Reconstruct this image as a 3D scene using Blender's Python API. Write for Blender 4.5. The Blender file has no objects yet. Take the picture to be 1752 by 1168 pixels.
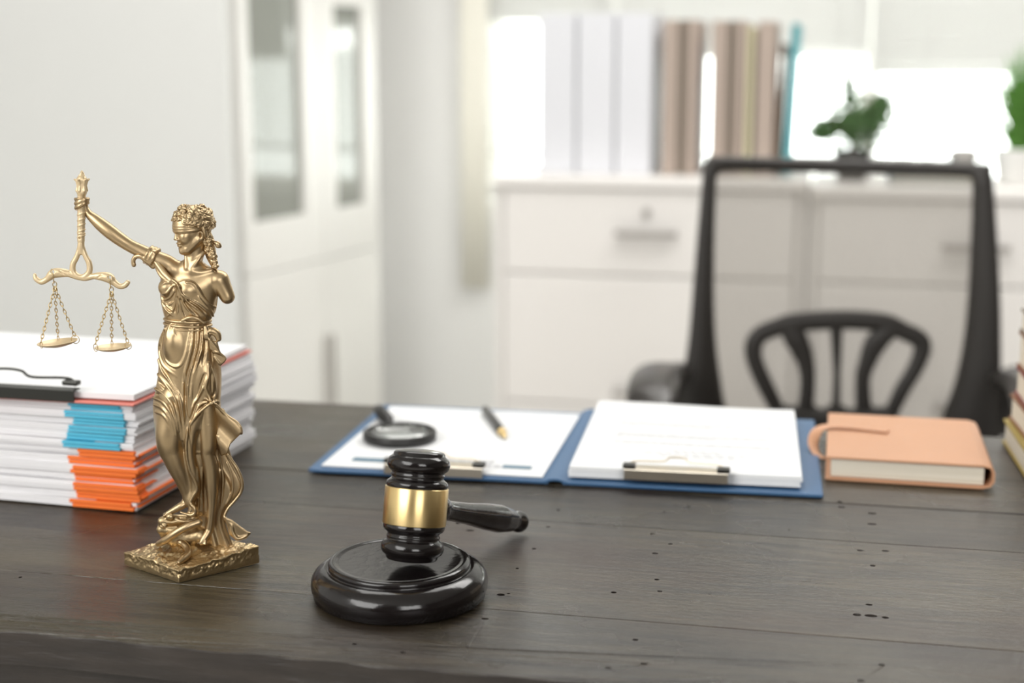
import bpy, bmesh, math, random
import numpy as np
from mathutils import Vector, Matrix

# ------------------------------------------------------------------ camera, world, lights, exposure
sc = bpy.context.scene
COL = sc.collection
F = 50 / 36 * 1752
PITCH = math.radians(10.7)
CAM = np.array([0.0, 0.0, 1.10])
ZT = 0.75                                                            # desk top height
cam_d = bpy.data.cameras.new('camera'); cam = bpy.data.objects.new('camera', cam_d); COL.objects.link(cam)
cam.location = CAM; cam.rotation_euler = (math.radians(90) - PITCH, 0, 0)
cam_d.lens = 50; cam_d.sensor_width = 36; cam_d.clip_start = 0.05
cam_d.dof.use_dof = True; cam_d.dof.focus_distance = 0.985; cam_d.dof.aperture_fstop = 3.6
cam_d.dof.aperture_blades = 0
sc.camera = cam
sc.view_settings.view_transform = 'Standard'; sc.view_settings.look = 'None'
sc.view_settings.gamma = 1; sc.view_settings.use_curve_mapping = False
sc.view_settings.exposure = 0.63
try:
    sc.cycles.use_denoising = True
    sc.cycles.max_bounces = 10; sc.cycles.transparent_max_bounces = 16
    sc.cycles.sample_clamp_indirect = 6
    sc.cycles.caustics_reflective = False; sc.cycles.caustics_refractive = False
except Exception: pass

world = bpy.data.worlds.new('world'); sc.world = world; world.use_nodes = True
wn = world.node_tree.nodes['Background']
wn.inputs[0].default_value = (0.97, 1.0, 0.97, 1); wn.inputs[1].default_value = 5.0

def area(name, loc, target, sx, sy, power, color=(1, 1, 1), spread=180):
    d = bpy.data.lights.new(name, 'AREA'); d.shape = 'RECTANGLE'; d.size = sx; d.size_y = sy
    d.energy = power; d.color = color; d.spread = math.radians(spread)
    o = bpy.data.objects.new(name, d); COL.objects.link(o); o.location = loc
    o.rotation_euler = (Vector(target) - Vector(loc)).to_track_quat('-Z', 'Y').to_euler()
    return o
WSL = -0.23                                                          # slope of the window wall (about 13 degrees)
area('window_daylight', (1.2, 4.75, 1.9), (0.6, 1.6, 0.7), 2.4, 1.5, 70, (1, 1, 0.97))
area('left_window_daylight', (-1.85, -0.5, 1.95), (0.1, 1.2, 0.8), 2.2, 1.5, 42, (1, 0.99, 0.97))
area('rear_fill_light', (0.9, -2.1, 1.8), (0.0, 1.2, 0.9), 1.4, 1.3, 22, (1, 0.99, 0.97))  # added behind the camera for richer reflections; no window is built there
area('overhead_fill_light', (-0.1, 2.3, 2.62), (-0.1, 2.3, 0), 1.4, 1.4, 15, (1, 0.98, 0.95))  # unseen light added overhead to brighten the back wall and sideboard
area('overhead_fill_light', (1.3, 2.6, 2.62), (1.3, 2.6, 0), 1.4, 1.2, 24, (1, 0.98, 0.95))  # unseen light added to brighten the desk's right side and the blinds

def ray(x, y):
    x = np.asarray(x, float); y = np.asarray(y, float)
    return np.stack([x - 876, F * math.cos(PITCH) + (584 - y) * math.sin(PITCH),
                     -F * math.sin(PITCH) + (584 - y) * math.cos(PITCH)], -1)
def onz(x, y, z=ZT):
    v = ray(x, y); return CAM + v * ((z - CAM[2]) / v[..., 2])[..., None]
def ony(x, y, Y):
    v = ray(x, y); return CAM + v * (np.asarray(Y) / v[..., 1])[..., None]

# ------------------------------------------------------------------ materials
def nodes(name):
    m = bpy.data.materials.new(name); m.use_nodes = True
    nt = m.node_tree; return m, nt, nt.nodes['Principled BSDF']
def mat(name, col, rough=0.5, metal=0.0, coat=0.0, noise=0.0, nscale=40, bump=0.0, bscale=200, spec=0.5, bdist=0.001, stretch=1.0):
    m, nt, b = nodes(name)
    b.inputs['Base Color'].default_value = (*col, 1); b.inputs['Roughness'].default_value = rough
    b.inputs['Metallic'].default_value = metal; b.inputs['Coat Weight'].default_value = coat
    b.inputs['Specular IOR Level'].default_value = spec
    tc_n = nt.nodes.new('ShaderNodeTexCoord'); tc = nt.nodes.new('ShaderNodeMapping'); tc.inputs['Scale'].default_value = (stretch, 1, 1); nt.links.new(tc_n.outputs['Object'], tc.inputs[0])
    if noise > 0:
        n = nt.nodes.new('ShaderNodeTexNoise'); n.inputs['Scale'].default_value = nscale; n.inputs['Detail'].default_value = 5
        r = nt.nodes.new('ShaderNodeMapRange'); r.inputs[3].default_value = 1 - noise; r.inputs[4].default_value = 1 + noise
        mx = nt.nodes.new('ShaderNodeMix'); mx.data_type = 'RGBA'; mx.blend_type = 'MULTIPLY'; mx.inputs[0].default_value = 1
        nt.links.new(tc.outputs[0], n.inputs['Vector']); nt.links.new(n.outputs[0], r.inputs[0])
        mx.inputs[6].default_value = (*col, 1); nt.links.new(r.outputs[0], mx.inputs[7]); nt.links.new(mx.outputs[2], b.inputs['Base Color'])
    if bump > 0:
        n = nt.nodes.new('ShaderNodeTexNoise'); n.inputs['Scale'].default_value = bscale; n.inputs['Detail'].default_value = 4
        bp = nt.nodes.new('ShaderNodeBump'); bp.inputs['Strength'].default_value = bump; bp.inputs['Distance'].default_value = bdist
        nt.links.new(tc.outputs[0], n.inputs['Vector']); nt.links.new(n.outputs[0], bp.inputs['Height']); nt.links.new(bp.outputs[0], b.inputs['Normal'])
    return m

def wood_mat(name, dark, light, red):
    m, nt, b = nodes(name); N = nt.nodes.new; L = nt.links.new
    tc = N('ShaderNodeTexCoord'); sep = N('ShaderNodeSeparateXYZ'); L(tc.outputs['Object'], sep.inputs[0])
    # plank index from the object's own y
    dv = N('ShaderNodeMath'); dv.operation = 'DIVIDE'; dv.inputs[1].default_value = 0.0975
    ad = N('ShaderNodeMath'); ad.operation = 'ADD'; ad.inputs[1].default_value = 0.923
    fl = N('ShaderNodeMath'); fl.operation = 'FLOOR'
    L(sep.outputs[1], dv.inputs[0]); L(dv.outputs[0], ad.inputs[0]); mxp = N('ShaderNodeMath'); mxp.operation = 'MAXIMUM'; mxp.inputs[1].default_value = 1.01; L(ad.outputs[0], mxp.inputs[0]); L(mxp.outputs[0], fl.inputs[0])
    cmb = N('ShaderNodeCombineXYZ')
    sx = N('ShaderNodeMath'); sx.operation = 'MULTIPLY'; sx.inputs[1].default_value = 3.6
    L(sep.outputs[0], sx.inputs[0]); L(sx.outputs[0], cmb.inputs[0])
    sy = N('ShaderNodeMath'); sy.operation = 'MULTIPLY'; sy.inputs[1].default_value = 42
    L(sep.outputs[1], sy.inputs[0]); L(sy.outputs[0], cmb.inputs[1])
    sz = N('ShaderNodeMath'); sz.operation = 'MULTIPLY'; sz.inputs[1].default_value = 7.3
    L(fl.outputs[0], sz.inputs[0]); L(sz.outputs[0], cmb.inputs[2])
    g = N('ShaderNodeTexNoise'); g.inputs['Scale'].default_value = 3.2; g.inputs['Detail'].default_value = 9; g.inputs['Roughness'].default_value = 0.62
    g.inputs['Distortion'].default_value = 0.7; L(cmb.outputs[0], g.inputs['Vector'])
    fine = N('ShaderNodeTexNoise'); fine.inputs['Scale'].default_value = 26; fine.inputs['Detail'].default_value = 6; L(cmb.outputs[0], fine.inputs['Vector'])
    blot = N('ShaderNodeTexNoise'); blot.inputs['Scale'].default_value = 7; blot.inputs['Detail'].default_value = 4; L(tc.outputs['Object'], blot.inputs['Vector'])
    wn_ = N('ShaderNodeTexWhiteNoise'); wn_.noise_dimensions = '1D'; L(fl.outputs[0], wn_.inputs['W'])
    cr = N('ShaderNodeValToRGB'); e = cr.color_ramp.elements
    e[0].position = 0.34; e[0].color = (*dark, 1); e[1].position = 0.74; e[1].color = (*light, 1)
    L(g.outputs[0], cr.inputs[0])
    m1 = N('ShaderNodeMix'); m1.data_type = 'RGBA'; m1.blend_type = 'MIX'
    r1 = N('ShaderNodeMapRange'); r1.inputs[1].default_value = 0.46; r1.inputs[2].default_value = 0.68; r1.inputs[4].default_value = 0.7
    L(blot.outputs[0], r1.inputs[0]); L(r1.outputs[0], m1.inputs[0]); L(cr.outputs[0], m1.inputs[6]); m1.inputs[7].default_value = (*red, 1)
    m2 = N('ShaderNodeMix'); m2.data_type = 'RGBA'; m2.blend_type = 'MULTIPLY'; m2.inputs[0].default_value = 1
    r2 = N('ShaderNodeMapRange'); r2.inputs[3].default_value = 0.8; r2.inputs[4].default_value = 1.25; L(wn_.outputs[0], r2.inputs[0])
    bl2 = N('ShaderNodeTexNoise'); bl2.inputs['Scale'].default_value = 4.3; bl2.inputs['Detail'].default_value = 6; mp2 = N('ShaderNodeMapping'); mp2.inputs['Location'].default_value = (3.1, 5.2, 1.7); mp2.inputs['Scale'].default_value = (1, 2.6, 1)
    L(tc.outputs['Object'], mp2.inputs[0]); L(mp2.outputs[0], bl2.inputs['Vector'])
    m3 = N('ShaderNodeMix'); m3.data_type = 'RGBA'; r3 = N('ShaderNodeMapRange'); r3.inputs[1].default_value = 0.50; r3.inputs[2].default_value = 0.70; r3.inputs[4].default_value = 0.6
    L(bl2.outputs[0], r3.inputs[0]); L(r3.outputs[0], m3.inputs[0]); L(m1.outputs[2], m3.inputs[6]); m3.inputs[7].default_value = (0.078, 0.064, 0.036, 1)
    L(m3.outputs[2], m2.inputs[6]); L(r2.outputs[0], m2.inputs[7]); L(m2.outputs[2], b.inputs['Base Color'])
    rr = N('ShaderNodeMapRange'); rr.inputs[1].default_value = 0.3; rr.inputs[2].default_value = 0.7
    rr.inputs[3].default_value = 0.22; rr.inputs[4].default_value = 0.40
    L(blot.outputs[0], rr.inputs[0]); L(rr.outputs[0], b.inputs['Roughness'])
    bp = N('ShaderNodeBump'); bp.inputs['Strength'].default_value = 0.42; bp.inputs['Distance'].default_value = 0.0011
    ma = N('ShaderNodeMath'); ma.operation = 'MULTIPLY_ADD'; ma.inputs[1].default_value = 1.6; L(fine.outputs[0], ma.inputs[0]); L(g.outputs[0], ma.inputs[2])
    L(ma.outputs[0], bp.inputs['Height']); L(bp.outputs[0], b.inputs['Normal'])
    b.inputs['Specular IOR Level'].default_value = 0.58
    return m

def page_edge_mat(name, col, line, scale):
    m, nt, b = nodes(name); N = nt.nodes.new; L = nt.links.new
    tc = N('ShaderNodeTexCoord'); mp = N('ShaderNodeMapping'); mp.inputs['Scale'].default_value = (2, 2, scale)
    n = N('ShaderNodeTexNoise'); n.inputs['Scale'].default_value = 1.0; n.inputs['Detail'].default_value = 3
    cr = N('ShaderNodeValToRGB'); cr.color_ramp.elements[0].position = 0.35; cr.color_ramp.elements[0].color = (*line, 1)
    cr.color_ramp.elements[1].position = 0.55; cr.color_ramp.elements[1].color = (*col, 1)
    L(tc.outputs['Object'], mp.inputs[0]); L(mp.outputs[0], n.inputs['Vector']); L(n.outputs[0], cr.inputs[0]); L(cr.outputs[0], b.inputs['Base Color'])
    b.inputs['Roughness'].default_value = 0.75
    return m

def mesh_fabric_mat():
    m, nt, b = nodes('mesh_fabric'); N = nt.nodes.new; L = nt.links.new
    b.inputs['Base Color'].default_value = (0.30, 0.28, 0.25, 1); b.inputs['Roughness'].default_value = 0.8
    t = N('ShaderNodeBsdfTransparent'); t.inputs[0].default_value = (1.0, 0.985, 0.965, 1)
    mx = N('ShaderNodeMixShader'); mx.inputs[0].default_value = 0.50
    L(t.outputs[0], mx.inputs[1]); L(b.outputs[0], mx.inputs[2]); L(mx.outputs[0], nt.nodes['Material Output'].inputs[0])
    return m
def translucent_mat(name, col, w=0.5):
    m, nt, b = nodes(name); N = nt.nodes.new; L = nt.links.new
    b.inputs['Base Color'].default_value = (*col, 1); b.inputs['Roughness'].default_value = 0.6
    t = N('ShaderNodeBsdfTranslucent'); t.inputs[0].default_value = (*col, 1)
    mx = N('ShaderNodeMixShader'); mx.inputs[0].default_value = w
    L(b.outputs[0], mx.inputs[1]); L(t.outputs[0], mx.inputs[2]); L(mx.outputs[0], nt.nodes['Material Output'].inputs[0])
    return m

M = dict(
    gold=mat('antique_gold', (0.50, 0.37, 0.215), 0.37, 1.0, noise=0.08, nscale=55, bump=0.03, bscale=600),
    goldrough=mat('antique_gold_rough', (0.52, 0.39, 0.22), 0.38, 1.0, noise=0.15, nscale=160, bump=0.35, bscale=420),
    palegold=mat('pale_gold', (0.74, 0.58, 0.36), 0.42, 0.55, noise=0.06, nscale=80),
    wire=mat('brass_wire', (0.55, 0.42, 0.22), 0.3, 1.0),
    brass=mat('polished_brass', (0.95, 0.72, 0.35), 0.34, 1.0, noise=0.03, nscale=30),
    black=mat('black_lacquer', (0.008, 0.006, 0.006), 0.15, 0, coat=0.12, bump=0.16, bscale=170),
    blackmatte=mat('black_plastic', (0.018, 0.017, 0.016), 0.42, 0, bump=0.1, bscale=300),
    wood=wood_mat('dark_stained_wood', (0.007, 0.005, 0.0036), (0.076, 0.059, 0.036), (0.036, 0.018, 0.012)),
    woodedge=mat('worn_wood_edge', (0.026, 0.020, 0.016), 0.45, noise=0.9, nscale=90, bump=1.0, bscale=150, bdist=.0016, stretch=.18),
    paper=mat('white_paper', (0.86, 0.87, 0.88), 0.7),
    pages=page_edge_mat('paper_edges', (0.93, 0.92, 0.93), (0.78, 0.77, 0.79), 900),
    cream=page_edge_mat('cream_page_edges', (0.80, 0.75, 0.64), (0.66, 0.60, 0.48), 1200),
    blue_tab=mat('sky_blue_paper', (0.10, 0.52, 0.72), 0.6, noise=0.06),
    orange_tab=mat('orange_paper', (0.95, 0.20, 0.03), 0.6, noise=0.06),
    pink=mat('coral_plastic', (0.80, 0.24, 0.19), 0.4),
    navy=mat('blue_leatherette', (0.055, 0.14, 0.28), 0.42, bump=0.2, bscale=500),
    ink=mat('grey_print', (0.30, 0.34, 0.38), 0.7), inkblue=mat('slate_print', (0.13, 0.23, 0.31), 0.7),
    faint=mat('faint_print', (0.60, 0.60, 0.62), 0.7),
    steel=mat('satin_steel', (0.72, 0.66, 0.56), 0.3, 1.0), darkwire=mat('dark_wire', (0.06, 0.06, 0.055), 0.35, 0.8),
    tan=mat('tan_leather', (0.62, 0.33, 0.19), 0.5, bump=0.2, bscale=500, noise=0.05, nscale=30),
    tan_in=mat('tan_leather_inner', (0.45, 0.20, 0.09), 0.6),
    wall=mat('white_wall_paint', (0.87, 0.87, 0.855), 0.7, noise=0.015, nscale=3), partition=mat('grey_white_paint', (0.75, 0.76, 0.745), 0.7, noise=0.015, nscale=3), softhandle=mat('pale_metal_handle', (0.66, 0.64, 0.61), 0.4, 0.5),
    cabinet=mat('white_laminate', (0.84, 0.83, 0.80), 0.45), cabinet_gap=mat('grey_recess', (0.45, 0.44, 0.42), 0.7),
    sidew=mat('warm_white_laminate', (0.84, 0.815, 0.79), 0.45),
    darkwall=mat('taupe_wall_paint', (0.16, 0.145, 0.13), 0.7, noise=0.02, nscale=3), ceil=mat('ceiling_paint', (0.55, 0.55, 0.53), 0.8),  # unseen walls and ceiling toned dark to deepen contrast on the statue
    floor=mat('pale_floor', (0.70, 0.68, 0.64), 0.4, noise=0.04, nscale=4),
    handle=mat('brushed_handle', (0.42, 0.40, 0.38), 0.4, 0.7),
    panes=mat('tinted_glass', (0.27, 0.28, 0.25), 0.06, 0.0),
    curtain=mat('cream_fabric', (0.95, 0.93, 0.84), 0.8),
    slat=mat('white_slats', (0.655, 0.655, 0.64), 0.5),
    whitebinder=mat('pale_grey_board', (0.72, 0.73, 0.77), 0.5), linegrey=mat('mid_grey_board', (0.50, 0.51, 0.56), 0.5),
    taupe=mat('taupe_board', (0.42, 0.34, 0.29), 0.6), taupe_d=mat('dark_taupe_board', (0.22, 0.18, 0.14), 0.6),
    gap_light_yellow=mat('gap_light_straw', (0.62, 0.57, 0.38), 0.6), brown=mat('brown_board', (0.15, 0.09, 0.05), 0.6),
    teal=mat('teal_board', (0.05, 0.30, 0.34), 0.6), bluebook=mat('slate_blue_board', (0.07, 0.15, 0.20), 0.6),
    leaf=mat('dark_green_leaf', (0.085, 0.17, 0.055), 0.5, noise=0.4, nscale=60), leaf2=mat('bright_green_leaf', (0.12, 0.30, 0.05), 0.5, noise=0.3, nscale=60),
    bark=mat('brown_bark', (0.10, 0.065, 0.04), 0.8), pot=mat('dark_pot', (0.03, 0.028, 0.026), 0.5), whitepot=mat('white_ceramic', (0.8, 0.8, 0.78), 0.3),
    redcloth=mat('dark_red_cloth', (0.20, 0.035, 0.03), 0.6), browncloth=mat('brown_cloth', (0.25, 0.11, 0.05), 0.6), olive=mat('mustard_cloth', (0.35, 0.26, 0.06), 0.6),
    grey=mat('grey_ceramic', (0.35, 0.33, 0.31), 0.4), meshfab=mesh_fabric_mat(), frame=mat('glare_lifted_black', (0.032, 0.028, 0.025), 0.45),  # frame: black lifted a little, veiling glare put into its colour
    arm=mat('charcoal_arm_plastic', (0.05, 0.045, 0.042), 0.35),
)
def glass_mat(name='clear_glass', w=0.05):
    m, nt, b = nodes(name); N = nt.nodes.new; L = nt.links.new
    b.inputs['Base Color'].default_value = (0.9, 0.9, 0.9, 1); b.inputs['Roughness'].default_value = 0.03; b.inputs['Metallic'].default_value = 1
    t = N('ShaderNodeBsdfTransparent'); t.inputs[0].default_value = (0.97, 0.98, 0.97, 1)
    mx = N('ShaderNodeMixShader'); mx.inputs[0].default_value = w; L(t.outputs[0], mx.inputs[1]); L(b.outputs[0], mx.inputs[2]); L(mx.outputs[0], nt.nodes['Material Output'].inputs[0])
    return m
M['glass'] = glass_mat(); M['lens'] = glass_mat('magnifier_glass', 0.22)

_nt = M['brass'].node_tree; _b = _nt.nodes['Principled BSDF']; _b.inputs['Anisotropic'].default_value = 0.85; _b.inputs['Anisotropic Rotation'].default_value = 0.25
_t = _nt.nodes.new('ShaderNodeTangent'); _t.direction_type = 'RADIAL'; _t.axis = 'Z'; _nt.links.new(_t.outputs[0], _b.inputs['Tangent'])

# ------------------------------------------------------------------ helpers
def tag(o, label=None, cat=None, group=None, kind=None):
    if label: o['label'] = label
    if cat: o['category'] = cat
    if group: o['group'] = group
    if kind: o['kind'] = kind
    return o
def empty(name, loc, label, cat, rz=0.0, group=None):
    o = bpy.data.objects.new(name, None); COL.objects.link(o); o.location = loc; o.rotation_euler = (0, 0, rz)
    o.empty_display_size = 0.02
    return tag(o, label, cat, group)
def link(name, me, m, parent=None, loc=None, rot=None, smooth=False, world_coords=False):
    for mm in (m if isinstance(m, (list, tuple)) else [m]): me.materials.append(mm)
    if smooth: me.polygons.foreach_set('use_smooth', [True] * len(me.polygons))
    o = bpy.data.objects.new(name, me); COL.objects.link(o)
    if loc is not None: o.location = loc
    if rot is not None: o.rotation_euler = rot
    if parent is not None:
        o.parent = parent
        if world_coords:
            Mx = Matrix.Identity(4); p = parent
            while p is not None:
                Mx = Matrix.LocRotScale(p.location, p.rotation_euler, p.scale) @ Mx; p = p.parent
            me.transform(Mx.inverted())
    return o
def from_bm(bm, name, m, parent=None, smooth=False, **kw):
    me = bpy.data.meshes.new(name); bm.normal_update(); bm.to_mesh(me); bm.free()
    return link(name, me, m, parent, smooth=smooth, **kw)
def pyd(name, v, f, m, parent=None, smooth=False, **kw):
    me = bpy.data.meshes.new(name); me.from_pydata([tuple(map(float, p)) for p in v], [], [tuple(map(int, q)) for q in f]); me.update()
    return link(name, me, m, parent, smooth=smooth, **kw)
def add_box(bm, c, s, bev=0.0, rot=None, seg=2):
    r = bmesh.ops.create_cube(bm, size=1.0)
    mx = Matrix.Translation(c) @ (rot.to_4x4() if rot else Matrix.Identity(4)) @ Matrix.Diagonal((*s, 1))
    bmesh.ops.transform(bm, matrix=mx, verts=r['verts'])
    if bev > 0:
        es = list({e for v in r['verts'] for e in v.link_edges})
        bmesh.ops.bevel(bm, geom=es, offset=bev, segments=seg, affect='EDGES', profile=0.5)
def boxo(name, c, s, m, parent=None, bev=0.0, rot=None, **kw):
    bm = bmesh.new(); add_box(bm, c, s, bev, rot); return from_bm(bm, name, m, parent, **kw)
def lathe(name, prof, m, parent=None, n=64, mx=None, cap=True, **kw):
    v = []; f = []
    for r, z in prof:
        for i in range(n):
            a = 2 * math.pi * i / n; v.append(Vector((r * math.cos(a), r * math.sin(a), z)))
    k = len(prof)
    for j in range(k - 1):
        for i in range(n):
            f.append((j * n + i, j * n + (i + 1) % n, (j + 1) * n + (i + 1) % n, (j + 1) * n + i))
    if cap: f.append(tuple(range(n))[::-1]); f.append(tuple((k - 1) * n + i for i in range(n)))
    if mx is not None: v = [mx @ p for p in v]
    o = pyd(name, v, f, m, parent, smooth=True, **kw)
    return o
def catmull(P, n=8, closed=False):
    P = np.asarray(P, float); out = []
    K = len(P)
    rng = range(K if closed else K - 1)
    for i in rng:
        if closed: a, b, c, d = P[(i - 1) % K], P[i], P[(i + 1) % K], P[(i + 2) % K]
        else: a, b, c, d = P[max(i - 1, 0)], P[i], P[i + 1], P[min(i + 2, K - 1)]
        for t in np.arange(n) / n:
            out.append(0.5 * ((2 * b) + (-a + c) * t + (2 * a - 5 * b + 4 * c - d) * t * t + (-a + 3 * b - 3 * c + d) * t ** 3))
    if not closed: out.append(P[-1])
    return np.array(out)
def tube_geo(pts, rad, n=10, closed=False, flat=1.0, flatdir=None):
    pts = np.asarray(pts, float); K = len(pts)
    rad = np.full(K, rad) if np.isscalar(rad) else np.asarray(rad, float)
    if closed: T = np.roll(pts, -1, 0) - np.roll(pts, 1, 0)
    else: T = np.gradient(pts, axis=0)
    T /= np.linalg.norm(T, axis=1)[:, None] + 1e-12
    up = np.array(flatdir if flatdir is not None else ([0, 0, 1] if abs(T[0][2]) < 0.9 else [1, 0, 0]), float)
    v = []; Nv = up - T[0] * up.dot(T[0]); Nv /= np.linalg.norm(Nv)
    for i in range(K):
        if flatdir is not None: Nv = up - T[i] * up.dot(T[i])
        else: Nv = Nv - T[i] * Nv.dot(T[i])
        Nv = Nv / (np.linalg.norm(Nv) + 1e-12); B = np.cross(T[i], Nv)
        for j in range(n):
            a = 2 * math.pi * j / n; v.append(pts[i] + rad[i] * (math.cos(a) * Nv * flat + math.sin(a) * B))
    f = []
    for i in range(K if closed else K - 1):
        i2 = (i + 1) % K
        for j in range(n): f.append((i * n + j, i * n + (j + 1) % n, i2 * n + (j + 1) % n, i2 * n + j))
    if not closed: f.append(tuple(range(n))[::-1]); f.append(tuple((K - 1) * n + j for j in range(n)))
    return v, f
class MB:
    def __init__(s): s.v = []; s.f = []
    def add(s, g):
        k = len(s.v); s.v += list(g[0]); s.f += [tuple(i + k for i in q) for q in g[1]]; return s
    def build(s, name, m, parent=None, smooth=True, **kw): return pyd(name, s.v, s.f, m, parent, smooth=smooth, **kw)
def tube(name, pts, rad, m, parent=None, n=10, closed=False, flat=1.0, flatdir=None, **kw):
    g = tube_geo(pts, rad, n, closed, flat, flatdir); return pyd(name, g[0], g[1], m, parent, smooth=True, **kw)
def sheet_grid(w, d, th, nx=14, ny=14, fz=None, jit=0):
    """a slab of paper, local x 0..w, y 0..d, its top following fz"""
    v = []; f = []
    for k in (0, 1):
        for j in range(ny + 1):
            for i in range(nx + 1):
                x = w * i / nx; y = d * j / ny; z = (fz(x, y) if fz else 0) + (th if k else 0); v.append((x, y, z))
    n1 = (nx + 1) * (ny + 1); idx = lambda k, i, j: k * n1 + j * (nx + 1) + i
    for j in range(ny):
        for i in range(nx):
            f.append((idx(1, i, j), idx(1, i + 1, j), idx(1, i + 1, j + 1), idx(1, i, j + 1)))
            f.append((idx(0, i, j), idx(0, i, j + 1), idx(0, i + 1, j + 1), idx(0, i + 1, j)))
    for i in range(nx):
        f.append((idx(0, i, 0), idx(0, i + 1, 0), idx(1, i + 1, 0), idx(1, i, 0))); f.append((idx(0, i + 1, ny), idx(0, i, ny), idx(1, i, ny), idx(1, i + 1, ny)))
    for j in range(ny):
        f.append((idx(0, 0, j + 1), idx(0, 0, j), idx(1, 0, j), idx(1, 0, j + 1))); f.append((idx(0, nx, j), idx(0, nx, j + 1), idx(1, nx, j + 1), idx(1, nx, j)))
    return v, f

#=SECTION room
# ------------------------------------------------------------------ the room
def struct(name, c, s, m, rz=0.0, bev=0):
    o = boxo(name, (0, 0, 0), s, m, bev=bev); o.location = c; o.rotation_euler = (0, 0, rz); o['kind'] = 'structure'; return o
YAWW = math.atan(WSL)
def wall_pt(X, off=0.0, base=4.35):                                  # a point of the window wall's inner face
    return X, base + WSL * X + off
CEIL = 2.7
struct('floor', (0.4, 1.1, -0.05), (5.6, 8.4, 0.1), M['floor'])
struct('ceiling', (0.4, 1.1, CEIL + 0.05), (5.6, 8.4, 0.1), M['ceil'])
struct('wall_left', (-2.2, 1.1, CEIL / 2), (0.1, 8.4, CEIL), M['wall'])
struct('wall_right', (2.95, 0.6, CEIL / 2), (0.1, 7.0, CEIL), M['darkwall'])
struct('wall_front', (0.4, -2.75, CEIL / 2), (5.6, 0.1, CEIL), M['darkwall'])
def wall_box(name, X0, X1, z0, z1, th=0.12):
    cx = (X0 + X1) / 2; x, y = wall_pt(cx); L = (X1 - X0) / math.cos(YAWW)
    c = (x - math.sin(YAWW) * th / 2, y + math.cos(YAWW) * th / 2, (z0 + z1) / 2)
    return struct(name, c, (L, th, z1 - z0), M['wall'], YAWW)
WX0, WX1, WZ0, WZ1 = -0.085, 2.35, 0.72, 2.25
wall_box('wall_back', -2.25, WX0, 0, CEIL); wall_box('wall_back', WX1, 2.95, 0, CEIL)
wall_box('wall_back', WX0, WX1, 0, WZ0); wall_box('wall_back', WX0, WX1, WZ1, CEIL)
# partition the tall cabinet stands against
struct('wall_partition', (-0.972, 3.362, CEIL / 2), (0.63, 0.05, CEIL), M['partition'])
# window frame: outer frame, mullions added to block light slits between blinds, sill
bm = bmesh.new(); Lw = (WX1 - WX0) / math.cos(YAWW); H = WZ1 - WZ0
for c, s in (((0, 0, -H / 2 + .02), (Lw, .06, .04)), ((0, 0, H / 2 - .02), (Lw, .06, .04)), ((-Lw / 2 + .02, 0, 0), (.04, .06, H)),
             ((Lw / 2 - .02, 0, 0), (.04, .06, H)), (((0.307 - (WX0 + WX1) / 2) / math.cos(YAWW) - .012, -.01, 0), (.05, .05, H)), (((1.021 - (WX0 + WX1) / 2) / math.cos(YAWW) - .0, -.01, 0), (.05, .05, H))): add_box(bm, c, s, .004)
wf = from_bm(bm, 'window_1', M['cabinet']); cx = (WX0 + WX1) / 2
wf.location = (wall_pt(cx)[0] + 0.02, wall_pt(cx)[1] + 0.09, (WZ0 + WZ1) / 2); wf.rotation_euler = (0, 0, YAWW); wf['kind'] = 'structure'
pane = boxo('pane', (0, 0.0, 0), (Lw - .06, .005, H - .06), M['glass'], wf)
# curtain strip beside the window
v = []; f = []; n = 60
cur = empty('curtain', (wall_pt(-0.115)[0], wall_pt(-0.115)[1] - 0.045, 0.45), 'narrow cream fabric curtain hanging at the left edge of the window', 'curtain', YAWW)
for k, z in enumerate((0.0, 0.6, 1.2, 1.9)):
    for i in range(n + 1):
        x = -0.04 + 0.085 * i / n; v.append((x, 0.0035 * math.sin(i * 0.42) + 0.001 * math.sin(i * 1.1 + k), z))
for k in range(3):
    for i in range(n): f.append((k * (n + 1) + i, k * (n + 1) + i + 1, (k + 1) * (n + 1) + i + 1, (k + 1) * (n + 1) + i))
cd = pyd('fabric', v, f, M['curtain'], cur, smooth=True)
sd = cd.modifiers.new('thick', 'SOLIDIFY'); sd.thickness = 0.002
boxo('curtain_rod', (0.0, 0, 1.905), (0.12, 0.014, 0.014), M['cabinet'], cur, bev=.003)
# venetian blinds
def blind(X0, X1, zsplit, label):
    cx = (X0 + X1) / 2; L = (X1 - X0) / math.cos(YAWW) - .001; x, y = wall_pt(cx, 0.02)
    b = empty('venetian_blind', (x, y, 0.86), label, 'blind', YAWW, 'venetian blinds at the window')
    boxo('head_rail', (0, 0, 1.36), (L, .04, .035), M['cabinet'], b, bev=.004)
    mb = bmesh.new(); z = 0.02; 
    while z < 1.33:
        zz = 0.86 + z; op = max(0, min(1, (zz - zsplit) / 0.03))
        ang = math.radians(8 + 60 * op)
        add_box(mb, (0, 0, z), (L, 0.031, 0.0014), 0, Matrix.Rotation(-ang, 3, 'X')); z += 0.0225
    for lx in (-L * .38, L * .38):
        add_box(mb, (lx, -0.015, .68), (.003, .002, 1.33)); 
    from_bm(mb, 'slats', M['slat'], b)
    boxo('bottom_rail', (0, 0, 0.0), (L, .026, .012), M['slat'], b, bev=.003)
    tube('tilt_wand', [(-L * .45, -.03, 1.33), (-L * .45, -.03, .7)], .004, M['cabinet'], b, n=8)
    return b
blind(WX0 + 0.005, 0.306, 1.235, 'narrow left white venetian blind with its lower slats open, beside the cream curtain')
blind(0.308, 1.02, 1.14, 'middle white venetian blind behind the taupe binders and dark potted tree')
blind(1.022, 2.30, 1.085, 'right white venetian blind behind the bright grassy plant')

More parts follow.
